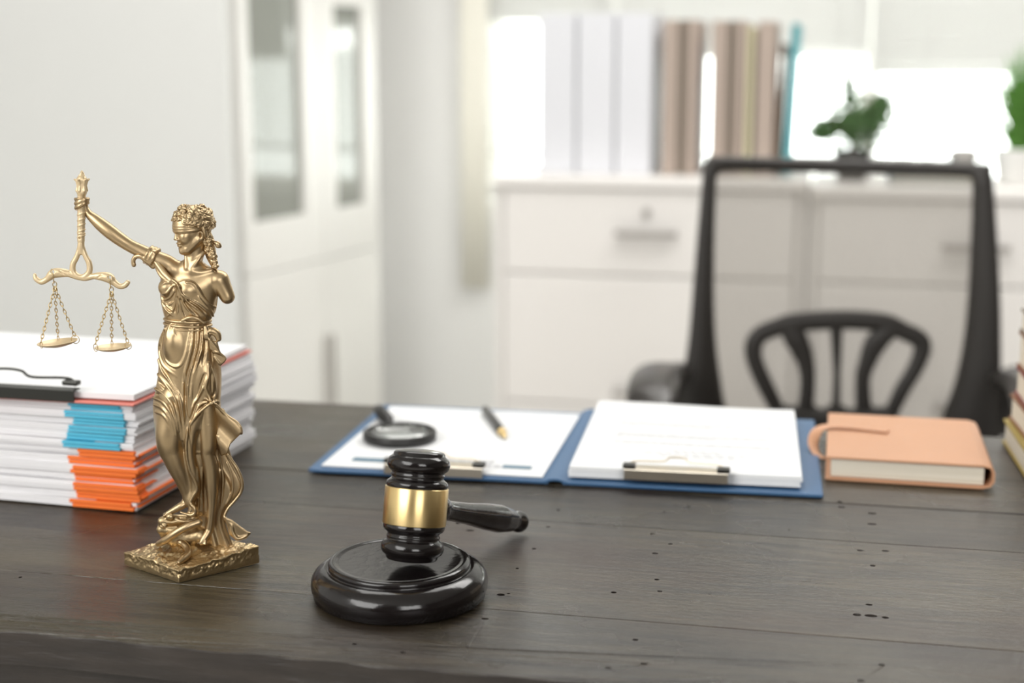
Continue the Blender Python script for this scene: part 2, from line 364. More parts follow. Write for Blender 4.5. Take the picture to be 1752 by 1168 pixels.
# tall cabinet with glass doors
A = np.array([-0.66, 3.40]); Bp = np.array([-0.395, 4.06]); dv = Bp - A; LC = np.linalg.norm(dv); yawc = math.atan2(dv[1], dv[0])
tc_ = empty('display_cabinet', (A[0], A[1], 0), 'tall white cabinet with narrow tinted glass upper doors and plain lower doors', 'cabinet', yawc)
# local x along the face, local y away from the viewer (into the cabinet)
D = 0.34
bm = bmesh.new()
add_box(bm, (LC / 2, D, 1.05), (LC, .018, 2.1)); add_box(bm, (.009, D / 2, 1.05), (.018, D, 2.1)); add_box(bm, (LC - .009, D / 2, 1.05), (.018, D, 2.1))
for z in (0.04, 0.61, 1.15, 1.6, 2.09): add_box(bm, (LC / 2, D / 2, z), (LC - .03, D - .02, .018))
add_box(bm, (LC / 2, .02, .03), (LC - .02, .018, .06))
add_box(bm, (LC / 2, .008, .34), (LC - .03, .008, .56))
from_bm(bm, 'carcass', M['cabinet'], tc_)
def glass_door(x0, x1, p0, p1, zt):
    z0, z1, zb = 0.616, 2.09, 0.742
    bm = bmesh.new()
    add_box(bm, ((x0 + p0) / 2, -.010, (z0 + z1) / 2), (p0 - x0, .02, z1 - z0), .002); add_box(bm, ((x1 + p1) / 2, -.010, (z0 + z1) / 2), (x1 - p1, .02, z1 - z0), .002)
    add_box(bm, ((p0 + p1) / 2, -.010, (z0 + zb) / 2), (p1 - p0, .02, zb - z0)); add_box(bm, ((p0 + p1) / 2, -.010, (zt + z1) / 2), (p1 - p0, .02, z1 - zt))
    d = from_bm(bm, 'glass_door', M['cabinet'], tc_)
    boxo('pane', ((p0 + p1) / 2, -.004, (zb + zt) / 2), (p1 - p0, .004, zt - zb), M['panes'], d)
    return d
glass_door(.01 * LC, .547 * LC, .07 * LC, .42 * LC, 1.98); glass_door(.553 * LC, .99 * LC, .655 * LC, .88 * LC, 1.275)
for x0, x1, hx in ((.01, .547, .525), (.553, .99, .575)):
    d = boxo('lower_door', ((x0 + x1) / 2 * LC, -.010, .334), ((x1 - x0) * LC, .02, .558), M['cabinet'], tc_, bev=.002)
    boxo('handle', (hx * LC, -.028, .31), (.008, .014, .20), M['softhandle'], d, bev=.003)

# sideboard units
def side_pt(X, off=0.0): return X, 3.35 + WSL * X + off
def side_unit(X0, X1, label):
    x, y = side_pt(X0); L = (X1 - X0) / math.cos(YAWW)
    u = empty('filing_cabinet', (x, y, 0), label, 'cabinet', YAWW, 'white filing cabinets below the window')
    TOP = 0.863 if X0 < .5 else 0.850
    bm = bmesh.new()
    hc = TOP - .025
    add_box(bm, (.011, .2, hc / 2), (.02, .4, hc)); add_box(bm, (L - .011, .2, hc / 2), (.02, .4, hc)); add_box(bm, (L / 2, .39, hc / 2), (L - .01, .018, hc))
    add_box(bm, (L / 2, .2, .03), (L - .01, .38, .06)); add_box(bm, (L / 2, .21, .634), (L - .03, .37, .018)); add_box(bm, (L / 2, .21, .315), (L - .03, .37, .018))
    add_box(bm, (L / 2, .014, .45), (L - .02, .008, .79))
    from_bm(bm, 'carcass', M['sidew'], u)
    boxo('top_panel', (L / 2, .195, TOP - .0125), (L - .002, .43, .025), M['sidew'], u, bev=.004)
    for k, (z0, z1) in enumerate(((.638, TOP - .028), (.325, .634), (.07, .321))):
        dr = boxo('drawer', (L / 2, -.002, (z0 + z1) / 2), (L - .05, .018, z1 - z0), M['sidew'], u, bev=.004)
        zc = z1 - .098 if k == 0 else z1 - .36 * (z1 - z0)
        if k != 1:
            boxo('handle', (L / 2, -.026, zc), (.145, .018, .014), M['handle'], dr, bev=.005)
            lathe('lock', [(.008, 0), (.010, .002), (.010, .008), (.006, .010)], M['handle'], dr, 20,
                  Matrix.Translation((L / 2, -.010, zc + .048)) @ Matrix.Rotation(math.pi / 2, 4, 'X'))
        else:
            boxo('handle', (L / 2 + .0, -.026, .36), (.145, .018, .014), M['handle'], dr, bev=.005)
    return u
side_unit(-.040, .664, 'white filing cabinet with steel handle, left one, under the binders')
side_unit(.668, 1.37, 'white filing cabinet behind the mesh chair, under the dark potted tree')
side_unit(1.374, 1.74, 'white filing cabinet farthest right at the frame edge, under the grassy plant')

# binders and books standing on the sideboard
def px_to_top(px, off):                                              # X where a pixel column meets the sideboard line at depth off
    r = (px - 876) / F * math.cos(PITCH) * 1.012
    return r * (3.35 + off) / (1 - r * WSL)
def binder(px0, px1, h, m, label, cat='binder', lean=0.0, off=0.10, name='ring_binder', group='binders standing on the filing cabinets', ring=True):
    X0, X1 = px_to_top(px0, off), px_to_top(px1, off); w = (X1 - X0) / math.cos(YAWW) - .002; x, y = side_pt((X0 + X1) / 2, off)
    b = empty(name, (x, y, .8645), label, cat, YAWW, group)
    dp = .24
    bm = bmesh.new(); add_box(bm, (-w / 2 + .0015, dp / 2, h / 2), (.003, dp, h), .001); add_box(bm, (w / 2 - .0015, dp / 2, h / 2), (.003, dp, h), .001)
    add_box(bm, (0, .0015, h / 2), (w - .001, .003, h), .001); cv = from_bm(bm, 'cover', m, b)
    boxo('pages', (0, dp / 2 - .004, h / 2), (max(w - .008, .004), dp - .014, h - .02), M['pages'], b)
    b.rotation_euler = (0, lean, YAWW)
    return b
binder(921, 984, .372, M['whitebinder'], 'leftmost pale grey binder of the three pale ones, next to the bright window strip')
binder(986, 1050, .372, M['whitebinder'], 'middle pale grey binder between two other pale grey binders')
binder(1052, 1114, .372, M['whitebinder'], 'right one of the three pale grey binders, nearest the taupe binders')
binder(1130, 1158, .355, M['taupe'], 'leftmost taupe binder, just right of the pale grey binders', ring=False)
binder(1159, 1170, .355, M['taupe_d'], 'thin dark taupe folder between the two leftmost taupe binders', ring=False)
binder(1171, 1190, .355, M['taupe'], 'taupe binder just left of the bright gap in the binder row', ring=False)
binder(1212, 1240, .352, M['taupe'], 'taupe binder just right of the bright gap in the binder row', ring=False)
binder(1241, 1252, .352, M['taupe_d'], 'thin dark taupe folder in the right half of the binder row', ring=False)
binder(1253, 1270, .352, M['taupe'], 'narrow taupe binder touching the straw coloured strip', ring=False)
binder(1272, 1284, .340, M['gap_light_yellow'], 'thin straw coloured strip for the bright gap near the right end of the binder row', 'folder', name='folder', ring=False)  # strip added in the gap; its colour stands for light between binders
binder(1289, 1322, .350, M['taupe'], 'taupe binder at the right end of the row beside the brown book', ring=False)
binder(1324, 1332, .300, M['brown'], 'thin dark brown book leaning beside the teal book', 'book', .03, name='book', ring=False, group='books at the end of the binder row')
binder(1337, 1351, .345, M['teal'], 'teal book at the right end of the binder row', 'book', .035, name='book', ring=False, group='books at the end of the binder row')

# dark tree in a pot
def leafy(name, n, rad, cen, size, m, parent, seed, kind='blob', up=0.2):
    rnd = random.Random(seed); v = []; f = []
    for i in range(n):
        th = rnd.uniform(0, 2 * math.pi); ph = math.acos(rnd.uniform(-1, 1)); r = rnd.random() ** 0.65
        t = rnd.random() if kind == 'cone' else 0.5
        p = Vector((math.cos(th) * math.sin(ph) * rad[0] * r, math.sin(th) * math.sin(ph) * rad[1] * r, math.cos(ph) * rad[2] * r)) + Vector(cen)
        d = Vector((rnd.uniform(-1, 1), rnd.uniform(-1, 1), rnd.uniform(-.5, 1) + up)).normalized(); s = size * rnd.uniform(.6, 1.3)
        q = d.orthogonal().normalized(); q = Matrix.Rotation(rnd.uniform(0, 6.28), 3, d) @ q; e = d.cross(q)
        k = len(v); v += [p, p + d * s * .5 + q * s * .24, p + d * s + e * s * .05, p + d * s * .5 - q * s * .24, p + d * s * .5 + e * s * .10]
        f += [(k, k + 1, k + 4), (k + 1, k + 2, k + 4), (k + 2, k + 3, k + 4), (k + 3, k, k + 4)]
    o = pyd(name, v, f, m, parent); return o
def potted(px, off, label, cat):
    X = px_to_top(px, off); x, y = side_pt(X, off); return empty('potted_plant', (x, y, .8510), label, cat)
pt = potted(1458, .20, 'small dark green potted tree standing on the filing cabinet behind the chair', 'plant')
lathe('pot', [(.030, 0), (.034, .002), (.043, .06), (.046, .064), (.046, .070), (.040, .070), (.038, .055), (.0, .055)], M['pot'], pt, 40)
tube('trunk', [(0, 0, .05), (.004, 0, .12), (-.005, .003, .18), (-.018, 0, .235), (-.021, 0, .27)], [.009, .007, .006, .004, .002], M['bark'], pt)
tk = MB()
for a, b_, c in (((0, 0, .10), (.045, .01, .15), (.055, 0, .20)), ((0, 0, .10), (-.04, -.01, .13), (-.058, 0, .15)), ((0, 0, .12), (.03, -.02, .17), (.025, 0, .2))):
    tk.add(tube_geo(catmull([a, b_, c], 5), .004, 6))
tk.build('branches', M['bark'], pt)
leafy('foliage', 760, (.084, .06, .072), (.006, 0, .124), .021, M['leaf'], pt, 3); 
leafy('foliage', 170, (.034, .03, .045), (.060, 0, .160), .024, M['leaf'], pt, 4)
leafy('foliage', 130, (.014, .014, .05), (-.017, 0, .205), .020, M['leaf'], pt, 5)
leafy('foliage', 240, (.04, .03, .026), (-.070, 0, .110), .022, M['leaf'], pt, 6)
pg = potted(1744, .16, 'bright green grassy plant in a white pot at the right frame edge', 'plant')
lathe('pot', [(.040, 0), (.046, .003), (.056, .075), (.058, .08), (.053, .08), (.048, .066), (0, .066)], M['whitepot'], pg, 40)
rnd = random.Random(8); mb = MB()
for i in range(420):
    a = rnd.uniform(0, 6.283); r = rnd.uniform(0.2, 1); h = rnd.uniform(.07, .24) * (1.15 - .45 * r); sp = r * rnd.uniform(.04, .105)
    p = catmull([(0.02 * math.cos(a) * r, .02 * math.sin(a) * r, .07), (sp * .5 * math.cos(a), sp * .5 * math.sin(a), .07 + h * .6), (sp * math.cos(a), sp * math.sin(a), .07 + h)], 3)
    mb.add(tube_geo(p, np.linspace(.0028, .0007, len(p)), 4))
mb.build('leaf_blades', M['leaf2'], pg)
# flat blue books and a small round bowl behind the chair's top
X = px_to_top(1605, .16)
for k, (hh, dx) in enumerate(((.018, 0), (.014, .006))):
    x, y = side_pt(X + dx, .20)
    b = empty('book', (x, y, .8510 + (0 if k == 0 else .0185)), ('slate blue book lying flat, lower of two, behind the chair top rail', 'slate blue book lying flat on another blue book behind the chair')[k], 'book', YAWW + .05 * k, 'flat blue books')
    bm = bmesh.new(); add_box(bm, (0, 0, .0015), (.20, .17, .003), .001); add_box(bm, (0, 0, hh - .0015), (.20, .17, .003), .001); add_box(bm, (-.0985, 0, hh / 2), (.003, .17, hh), .001)
    from_bm(bm, 'cover', M['bluebook'], b); boxo('pages', (.002, 0, hh / 2), (.192, .162, hh - .006), M['cream'], b)
x, y = side_pt(px_to_top(1652, .14), .16)
bw = tag(lathe('bowl', [(.014, 0), (.018, .002), (.030, .014), (.034, .028), (.031, .038), (.024, .046), (.020, .044), (.026, .036), (.029, .027), (.026, .015), (.0, .006)], M['grey'], None, 40), 'small rounded grey bowl on the flat blue books', 'bowl')
bw.location = (x, y, .8510 + .0185 + .0145)

#=SECTION chair
# ------------------------------------------------------------------ mesh back office chair
CY = 2.20
def cp(x, y, dy=0.0): return ony(x, y, CY + dy)
ch0 = cp(1440, 700); chair = empty('office_chair', (ch0[0], CY - .22, 0), 'black office chair with see-through grey mesh back behind the desk', 'chair')
outer = catmull([(1207, 276), (1216, 268), (1240, 267), (1440, 273), (1672, 279), (1692, 281), (1698, 290), (1706, 400), (1712, 520), (1713, 620), (1712, 700), (1712, 760), (1690, 860), (1560, 900), (1440, 905), (1320, 900), (1190, 860), (1164, 760), (1166, 700), (1170, 640), (1180, 560), (1193, 400), (1202, 300)], 6, True)
inner = catmull([(1229, 300), (1234, 294), (1250, 293), (1440, 297), (1640, 303), (1658, 306), (1663, 314), (1661, 400), (1656, 500), (1648, 580), (1634, 650), (1616, 700), (1600, 735), (1560, 765), (1500, 785), (1440, 790), (1380, 785), (1310, 765), (1262, 735), (1243, 700), (1232, 640), (1225, 580), (1222, 500), (1223, 400), (1226, 310)], 6, True)
def resample(P, n):
    P = np.vstack([P, P[:1]]); s = np.r_[0, np.cumsum(np.linalg.norm(np.diff(P, axis=0), axis=1))]
    t = np.linspace(0, s[-1], n, endpoint=False); return np.stack([np.interp(t, s, P[:, k]) for k in range(2)], 1)
def polar(P, c, n):
    a = np.arctan2(P[:, 1] - c[1], P[:, 0] - c[0]); r = np.hypot(P[:, 0] - c[0], P[:, 1] - c[1]); o = np.argsort(a)
    t = np.linspace(-math.pi, math.pi, n, endpoint=False); rr = np.interp(t, a[o], r[o], period=2 * math.pi)
    return np.stack([c[0] + rr * np.cos(t), c[1] + rr * np.sin(t)], 1)
cc = (1440, 570); NR = 260; po, pi_ = polar(outer, cc, NR), polar(inner, cc, NR)
def curve_dy(x, y): return 0.05 * (((x - 1440) / 270) ** 2) * -1 + 0.0001 * 0       # sides of the back come forward
loops = [(0.00, 0.006), (0.0, -0.004), (0.18, -0.014), (0.82, -0.014), (1.0, -0.004), (1.0, 0.006), (0.85, 0.014), (0.15, 0.014)]
v = []; f = []
for s, dyy in loops:
    P = po * (1 - s) + pi_ * s
    for q in P: v.append(cp(q[0], q[1], dyy + curve_dy(*q)))
for j in range(len(loops)):
    j2 = (j + 1) % len(loops)
    for i in range(NR): f.append((j * NR + i, j * NR + (i + 1) % NR, j2 * NR + (i + 1) % NR, j2 * NR + i))
o = pyd('back_frame', v, f, M['frame'], chair, smooth=True, world_coords=True)
v = []; f = []; RN = 10
for k in range(RN + 1):
    s = k / RN
    for q in pi_:
        x = cc[0] + (q[0] - cc[0]) * s * 1.01; y = cc[1] + (q[1] - cc[1]) * s * 1.01; v.append(cp(x, y, -.002 + curve_dy(x, y)))
for k in range(RN):
    for i in range(NR): f.append((k * NR + i, k * NR + (i + 1) % NR, (k + 1) * NR + (i + 1) % NR, (k + 1) * NR + i))
pyd('back_mesh', v, f, M['meshfab'], chair, smooth=True, world_coords=True)
lum = MB()
def stroke(pts, w):
    P = catmull(pts, 8); W = np.interp(np.linspace(0, 1, len(P)), np.linspace(0, 1, len(w)), w)
    P3 = cp(P[:, 0], P[:, 1], -0.035); lum.add(tube_geo(P3, W / F * CY * .60, 12, False, 0.45, (0, 1, 0)))
stroke([(1338, 716), (1325, 690), (1305, 650), (1291, 615), (1290, 590), (1302, 572), (1330, 560), (1360, 552), (1440, 547), (1510, 552), (1545, 566), (1572, 580), (1578, 598), (1566, 630), (1545, 665), (1530, 695), (1522, 716)],
       [20, 22, 24, 24, 26, 26, 26, 28, 28, 28, 26, 26, 26, 24, 24, 22, 20])
stroke([(1340, 548), (1362, 580), (1377, 615), (1382, 650), (1378, 700)], [24, 34, 26, 22, 24]); stroke([(1534, 556), (1500, 585), (1484, 620), (1476, 650), (1478, 700)], [24, 34, 26, 22, 24])
stroke([(1431, 555), (1432, 640), (1430, 712)], [20, 11, 14]); stroke([(1330, 712), (1430, 722), (1528, 714)], [36, 40, 36])
stroke([(1325, 700), (1350, 706), (1380, 694), (1405, 706), (1430, 696), (1455, 706), (1480, 696), (1505, 708), (1530, 702)], [12] * 9)
stroke([(1340, 720), (1380, 790), (1430, 860), (1430, 950)], [40, 50, 60, 60]); stroke([(1520, 720), (1480, 790), (1432, 860)], [40, 50, 60])
lum.build('lumbar_support', M['frame'], chair, world_coords=True)
for side in (0, 1):
    if side == 0:
        pts = [cp(1180, 650, 0), cp(1156, 640, -.03), cp(1132, 638, -.10), cp(1122, 645, -.22), cp(1115, 682, -.33), cp(1112, 740, -.33), cp(1170, 800, -.26), cp(1300, 830, -.2)]
    else:
        pts = [cp(1700, 655, 0), cp(1718, 650, -.03), cp(1745, 650, -.10), cp(1765, 660, -.22), cp(1775, 690, -.33), cp(1772, 770, -.33), cp(1720, 830, -.26), cp(1580, 850, -.2)]
    P = catmull(pts, 8)
    tube('armrest', P, np.interp(np.linspace(0, 1, len(P)), [0, .2, .5, 1], [.024, .034, .036, .022]), M['arm'], chair, 16, flat=0.5, flatdir=(0, 0.3, 1), world_coords=True)
    P = np.array([cp(1168, 625, -.01), cp(1185, 720, .0)]) if side == 0 else np.array([cp(1714, 640, -.01), cp(1700, 735, .0)])
    tube('arm_bracket', catmull([P[0], (P[0] + P[1]) / 2 + np.array([(-.01 if side == 0 else .02), 0, 0]), P[1]], 6), .03, M['frame'], chair, 12, flat=.6, flatdir=(0, 1, 0), world_coords=True)
sx = ch0[0]
boxo('seat', (0, 0, .47), (.48, .46, .07), M['blackmatte'], chair, bev=.03)
tube('gas_lift', [(0, 0, .08), (0, 0, .44)], .025, M['blackmatte'], chair, 16)
for k in range(5):
    a = k * 2 * math.pi / 5 + .3; e = (.29 * math.cos(a), .29 * math.sin(a))
    l = tube('base_leg', [(0, 0, .10), (e[0] * .6, e[1] * .6, .09), (e[0], e[1], .07)], [.024, .020, .015], M['blackmatte'], chair, 10)
    lathe('caster', [(.012, -.02), (.027, -.018), (.027, .018), (.012, .02)], M['blackmatte'], l, 20, Matrix.Translation((e[0], e[1], .0275)) @ Matrix.Rotation(a, 4, 'Z') @ Matrix.Rotation(math.pi / 2, 4, 'X'))

#=SECTION desk
# ------------------------------------------------------------------ the desk
YD = -math.atan(0.2155); cD, sD = math.cos(YD), math.sin(YD)
# local frame: x along the planks, y across; local origin at world (0, 0.785)
DX0, DX1 = -1.05, 0.95
desk = empty('desk', (0, 0.785, 0), 'dark stained plank desk with worn front edge and nail holes', 'desk', YD)
def to_local(P):
    dx, dy = P[..., 0], P[..., 1] - 0.785
    return np.stack([dx * cD + dy * sD, -dx * sD + dy * cD], -1)
edges = [0.0, 0.105, 0.2025, 0.2995, 0.397, 0.495, 0.592, 0.653]
bm = bmesh.new(); rnd = random.Random(2)
for i in range(7):
    y0, y1 = edges[i] + .0003, edges[i + 1] - .0003; dz = rnd.uniform(-.0006, 0)
    add_box(bm, ((DX0 + DX1) / 2, (y0 + y1) / 2, ZT - .011 + dz), (DX1 - DX0, y1 - y0, .022), .0005, seg=1)
# roughen the front edge: cut the front plank's long faces into short pieces and shift them a little
es = [e for e in bm.edges if abs(e.verts[0].co.y - e.verts[1].co.y) < 1e-5 and e.calc_length() > 1 and max(e.verts[0].co.y, e.verts[1].co.y) < .01]
bmesh.ops.subdivide_edges(bm, edges=es, cuts=160)
for v_ in bm.verts:
    if v_.co.y < .01 and abs(v_.co.x - (DX0 + DX1) / 2) < .99:
        x = v_.co.x; n_ = .0010 * math.sin(x * 17) + .0006 * math.sin(x * 41 + 1) + .0003 * math.sin(x * 97)
        v_.co.y += n_ + (0.0006 if v_.co.z > ZT - .0008 else 0) + .0002 * math.sin(x * 133 + v_.co.z * 900); v_.co.z += .0006 * math.sin(x * 120 + 2) * (1 if v_.co.z > ZT - .01 else 0)
top = from_bm(bm, 'tabletop', [M['wood'], M['woodedge']], desk)
for p in top.data.polygons:
    if p.center.y < .0035 and p.normal.y < -.5: p.material_index = 1
# nail holes and gouges, cut out of the planks
holes = [(1437, 858, 9, 4), (1440, 866, 13, 4), (1492, 877, 16, 4), (1492, 895, 17, 4), (1116, 912, 9, 3.5), (1147, 929, 9, 3), (1121, 945, 11, 4), (1493, 966, 10, 4), (1472, 940, 12, 4), (1515, 941, 13, 4),
         (1124, 991, 9, 3.5), (1129, 1011, 9, 4), (1050, 1013, 10, 4), (1487, 1034, 12, 4), (1466, 1051, 14, 6), (1490, 1053, 22, 6), (1515, 1056, 12, 5), (1087, 1094, 11, 4.5), (1041, 1141, 12, 4.5), (1102, 1135, 12, 4.5),
         (1508, 1137, 12, 5), (1473, 1163, 14, 5), (955, 871, 7, 3), (938, 900, 8, 2.5), (914, 937, 8, 3), (885, 972, 6, 3), (857, 1017, 14, 5), (607, 1101, 9, 3.5), (690, 1116, 11, 4), (800, 1107, 8, 3), (830, 1058, 13, 4),
         (1137, 874, 6, 3), (1178, 866, 8, 3), (35, 987, 6, 3), (784, 893, 9, 5), (805, 906, 14, 3), (870, 1015, 6, 3), (1350, 905, 5, 2)]
hb = bmesh.new()
for x, y, a, b in holes:
    c = to_local(onz(x, y)[None])[0]; e = np.linalg.norm(onz(x + a / 1.2, y) - onz(x, y)); g = np.linalg.norm(onz(x, y + b / 2) - onz(x, y))
    r = bmesh.ops.create_uvsphere(hb, u_segments=14, v_segments=8, radius=1)
    bmesh.ops.transform(hb, matrix=Matrix.Translation((c[0], c[1], ZT + .0005)) @ Matrix.Diagonal((e * .62, min(g * .8, .0032), .0045, 1)), verts=r['verts'])
cut = from_bm(hb, 'cutter', M['woodedge']); cut.parent = desk
bo = top.modifiers.new('holes', 'BOOLEAN'); bo.operation = 'DIFFERENCE'; bo.object = cut; bo.solver = 'EXACT'
try: bo.material_mode = 'INDEX'
except Exception: pass
bpy.context.view_layer.update(); dg = bpy.context.evaluated_depsgraph_get()
nm = bpy.data.meshes.new_from_object(top.evaluated_get(dg)); top.modifiers.clear(); top.data = nm
bpy.data.objects.remove(cut, do_unlink=True)
bm = bmesh.new()
add_box(bm, ((DX0 + DX1) / 2, .030, ZT - .052), (DX1 - DX0 - .05, .022, .060), .002); add_box(bm, ((DX0 + DX1) / 2, .625, ZT - .052), (DX1 - DX0 - .05, .022, .060), .002)
add_box(bm, (DX0 + .05, .33, ZT - .052), (.022, .57, .060), .002); add_box(bm, (DX1 - .05, .33, ZT - .052), (.022, .57, .060), .002)
add_box(bm, (0, .33, ZT - .030), (.09, .57, .015), .002)
from_bm(bm, 'apron', M['woodedge'], desk)
for x in (DX0 + .09, DX1 - .09):
    for y in (.07, .59): boxo('leg', (x, y, (ZT - .08) / 2 + .02), (.06, .06, ZT - .04), M['woodedge'], desk, bev=.003)

#=SECTION items
# ------------------------------------------------------------------ gavel and sound block
bc = Vector((-0.0765, 0.922, ZT + .0004))
blk = empty('sound_block', bc, 'round black lacquered sound block under the gavel', 'sound block')
prof = [(.040, 0), (.0560, 0), (.0585, .0015), (.0578, .004), (.0598, .007), (.0603, .011), (.0598, .0155), (.0580, .0195), (.0550, .0228), (.0515, .0248), (.0495, .0252), (.0486, .0246), (.0478, .0252),
        (.0482, .0268), (.0482, .0285), (.0472, .0300), (.0455, .0306), (.0435, .0306), (.0425, .0300), (.0405, .0299), (.0, .0301)]
prof = [(r, z * .82) for r, z in prof]
lathe('base_ring', prof, M['black'], blk, 128)
BT = ZT + .0251
C = Vector(ony(711, 863, 0.912)); E = Vector(onz(892, 893, ZT + .0085))
hdir = (E - C).normalized(); up = Vector((0, 0, 1)); Ax = (up - up.dot(hdir) * hdir).normalized()
Ax = (Matrix.Rotation(math.radians(-7.0), 3, hdir) @ Ax).normalized()
GR = .0208; HL = .0365
# slide the head so its lowest rim point meets the block
def low(c): return min((c - Ax * HL + GR * .8 * (math.cos(t) * hdir + math.sin(t) * Ax.cross(hdir))).z for t in np.linspace(0, 6.28, 90))
for _ in range(8):
    C.z += BT - low(C); hdir = (E - C).normalized(); Ax = Vector((.078, .205, 1)).normalized()
gav = empty('gavel', (C.x, C.y, C.z), 'black lacquered wooden gavel with a wide brass band, head standing on the sound block', 'gavel')
hperp = (hdir - Ax * hdir.dot(Ax)).normalized()
Rg = Matrix((hperp, Ax.cross(hperp), Ax)).transposed()
hloc = Rg.transposed() @ hdir
gav.rotation_mode = 'XYZ'; gav.rotation_euler = Rg.to_euler()
hp = [(r_, -HL + z_) for r_, z_ in [(0, -.0012), (.008, -.0009), (.0140, 0), (.0162, .0005), (.0172, .0016), (.0174, .0030), (.0182, .0036), (.0198, .0048), (.0208, .0066), (.0211, .0086), (.0208, .0106), (.0198, .0124), (.0184, .0136), (.0177, .0141),
      (.0175, .0149), (.0180, .0156), (.0180, .0164), (.0174, .0170), (.0174, .0182), (.0182, .0190), (.0197, .0200), (.0205, .0212), (.0207, .0226), (.0204, .0238), (.0200, .026)]]
lathe('head', hp + [(r, -z) for r, z in hp[::-1]], M['black'], gav, 96)
lathe('brass_band', [(.0196, -.0122), (.0210, -.0124), (.0213, -.0119), (.0213, .0119), (.0210, .0124), (.0196, .0122)], M['brass'], gav, 128)
LH = (E - C).length + .002
def hprof(t): return np.interp(t, [0, .12, .125, .16, .20, .215, .24, .30, .45, .62, .75, .86, .90, .925, .95, .97, .99, 1.0], [.006, .0065, .0105, .0112, .0100, .0078, .0072, .0070, .0078, .0098, .0105, .0088, .0064, .0072, .0084, .0080, .0055, .0008])
ts = np.linspace(0.0, 1, 90)
lathe('handle', [(float(hprof(t)), float(t * LH)) for t in ts], M['black'], gav, 40, hloc.to_track_quat('Z', 'Y').to_matrix().to_4x4())

# ------------------------------------------------------------------ paper stack on the left
YS = -math.radians(15.0)
SX, SY = -0.3037, 1.1072
def stack_empty(name, z, label, cat, dx=0.0, dy=0.0, rz=0.0, group=None):   # origin: the front right corner
    return empty(name, (SX + dx, SY + dy, z), label, cat, YS + rz, group)
rnd = random.Random(11); z = ZT + .0006
n_or, n_bl = 7, 6
words_n = ['lowest', 'second', 'third', 'fourth', 'fifth', 'sixth', 'topmost']
for k in range(n_or + n_bl):
    orange = k < n_or; th = .0068 if orange else .0058
    dx, dy, rz = rnd.uniform(-.003, .002), rnd.uniform(-.001, .003), rnd.uniform(-.012, .012)
    if not orange: dx += .002
    j = k if orange else k - n_or
    cn = words_n[j] if not (not orange and j == n_bl - 1) else 'topmost'
    lab = f'white document bundle with {"orange" if orange else "sky blue"} index tabs, {cn} {"of the orange ones" if orange else "of the blue ones"} from below'
    b = stack_empty('document_bundle', z, lab, 'papers', dx, dy, rz, 'white document bundles stacked on the desk')
    W, Dp = .30, .222
    wav = (rnd.uniform(.0003, .0009), rnd.uniform(0, 6))
    fz = lambda x, y, wav=wav: wav[0] * (math.sin(x * 28 + wav[1]) * .5 + .5)
    nsh = 3
    for s in range(nsh):
        g = sheet_grid(W, Dp, th / nsh - .0003, 16, 2, fz); ox, oy = rnd.uniform(-.0012, .0012), rnd.uniform(-.0012, .0012)
        v = [(p[0] - W + ox, p[1] + oy, p[2] + s * th / nsh) for p in g[0]]
        if s == 0: mbk = MB()
        mbk.add((v, g[1]))
    mbk.build('pages', M['pages'], b, smooth=False)
    # folded tab wrapped on the front right corner
    tm = M['orange_tab'] if orange else M['blue_tab']
    tx0 = (-.056 if orange else -.060) + rnd.uniform(-.004, .004); tx1 = (.0008 if orange else -.010) + rnd.uniform(-.003, .001); pr = rnd.uniform(.0012, .0035)
    bm = bmesh.new(); nt_n = 2
    for s in range(nt_n):
        zz = th * (s + .5) / nt_n; add_box(bm, ((tx0 + tx1) / 2 + rnd.uniform(-.002, .002), .006 - pr / 2, zz), (tx1 - tx0, .012 + pr, th / nt_n - .0005), .0004)
    from_bm(bm, 'index_tab', tm, b)
    if orange:
        bm = bmesh.new(); ln = rnd.uniform(.03, .09)
        add_box(bm, (.0012, ln / 2, th * .55), (.005, ln, .0007)); from_bm(bm, 'index_tab', tm, b)
    z += th + .0004
zt_ = z + .0012
fold = stack_empty('clip_folder', zt_, 'coral pink clip folder holding white pages, topmost on the paper stack', 'folder', .004, -.004, .03)
boxo('cover', (-.157, .113, .0010), (.314, .232, .0018), M['pink'], fold, bev=.0006)
g = sheet_grid(.30, .222, .0045, 16, 12, lambda x, y: .0022 + .0012 * math.sin(x * 16 + 1) * math.sin(y * 11) + .0012)
pyd('pages', [(p[0] - .303, p[1] + .0035, p[2]) for p in g[0]], g[1], M['paper'], fold, smooth=False)
clip = empty('binder_clip', (0, 0, 0), 'x', 'clip')
del clip['label'], clip['category']; clip.name = 'spring_clip'; clip.parent = fold; clip.location = (-.112, -.0035, .0085)
# lever clip: folded metal channel and a raised wire lever
bm = bmesh.new(); add_box(bm, (0, .0055, .0015), (.12, .011, .0012), .0005); add_box(bm, (0, .0008, -.0030), (.12, .0012, .010), .0005)
from_bm(bm, 'clip_plate', M['darkwire'], clip)
P = catmull([(-.055, .012, .003), (-.050, .010, .0095), (-.020, .006, .0100), (-.012, .004, .0150), (.0, .003, .0165), (.012, .004, .0150), (.020, .006, .0100), (.050, .010, .0095), (.055, .012, .003)], 6)
tube('wire_lever', P, .0011, M['darkwire'], clip, 8)
for sx_ in (-.055, .055): boxo('hinge', (sx_, .006, .0070), (.014, .007, .004), M['darkwire'], clip, bev=.0012)

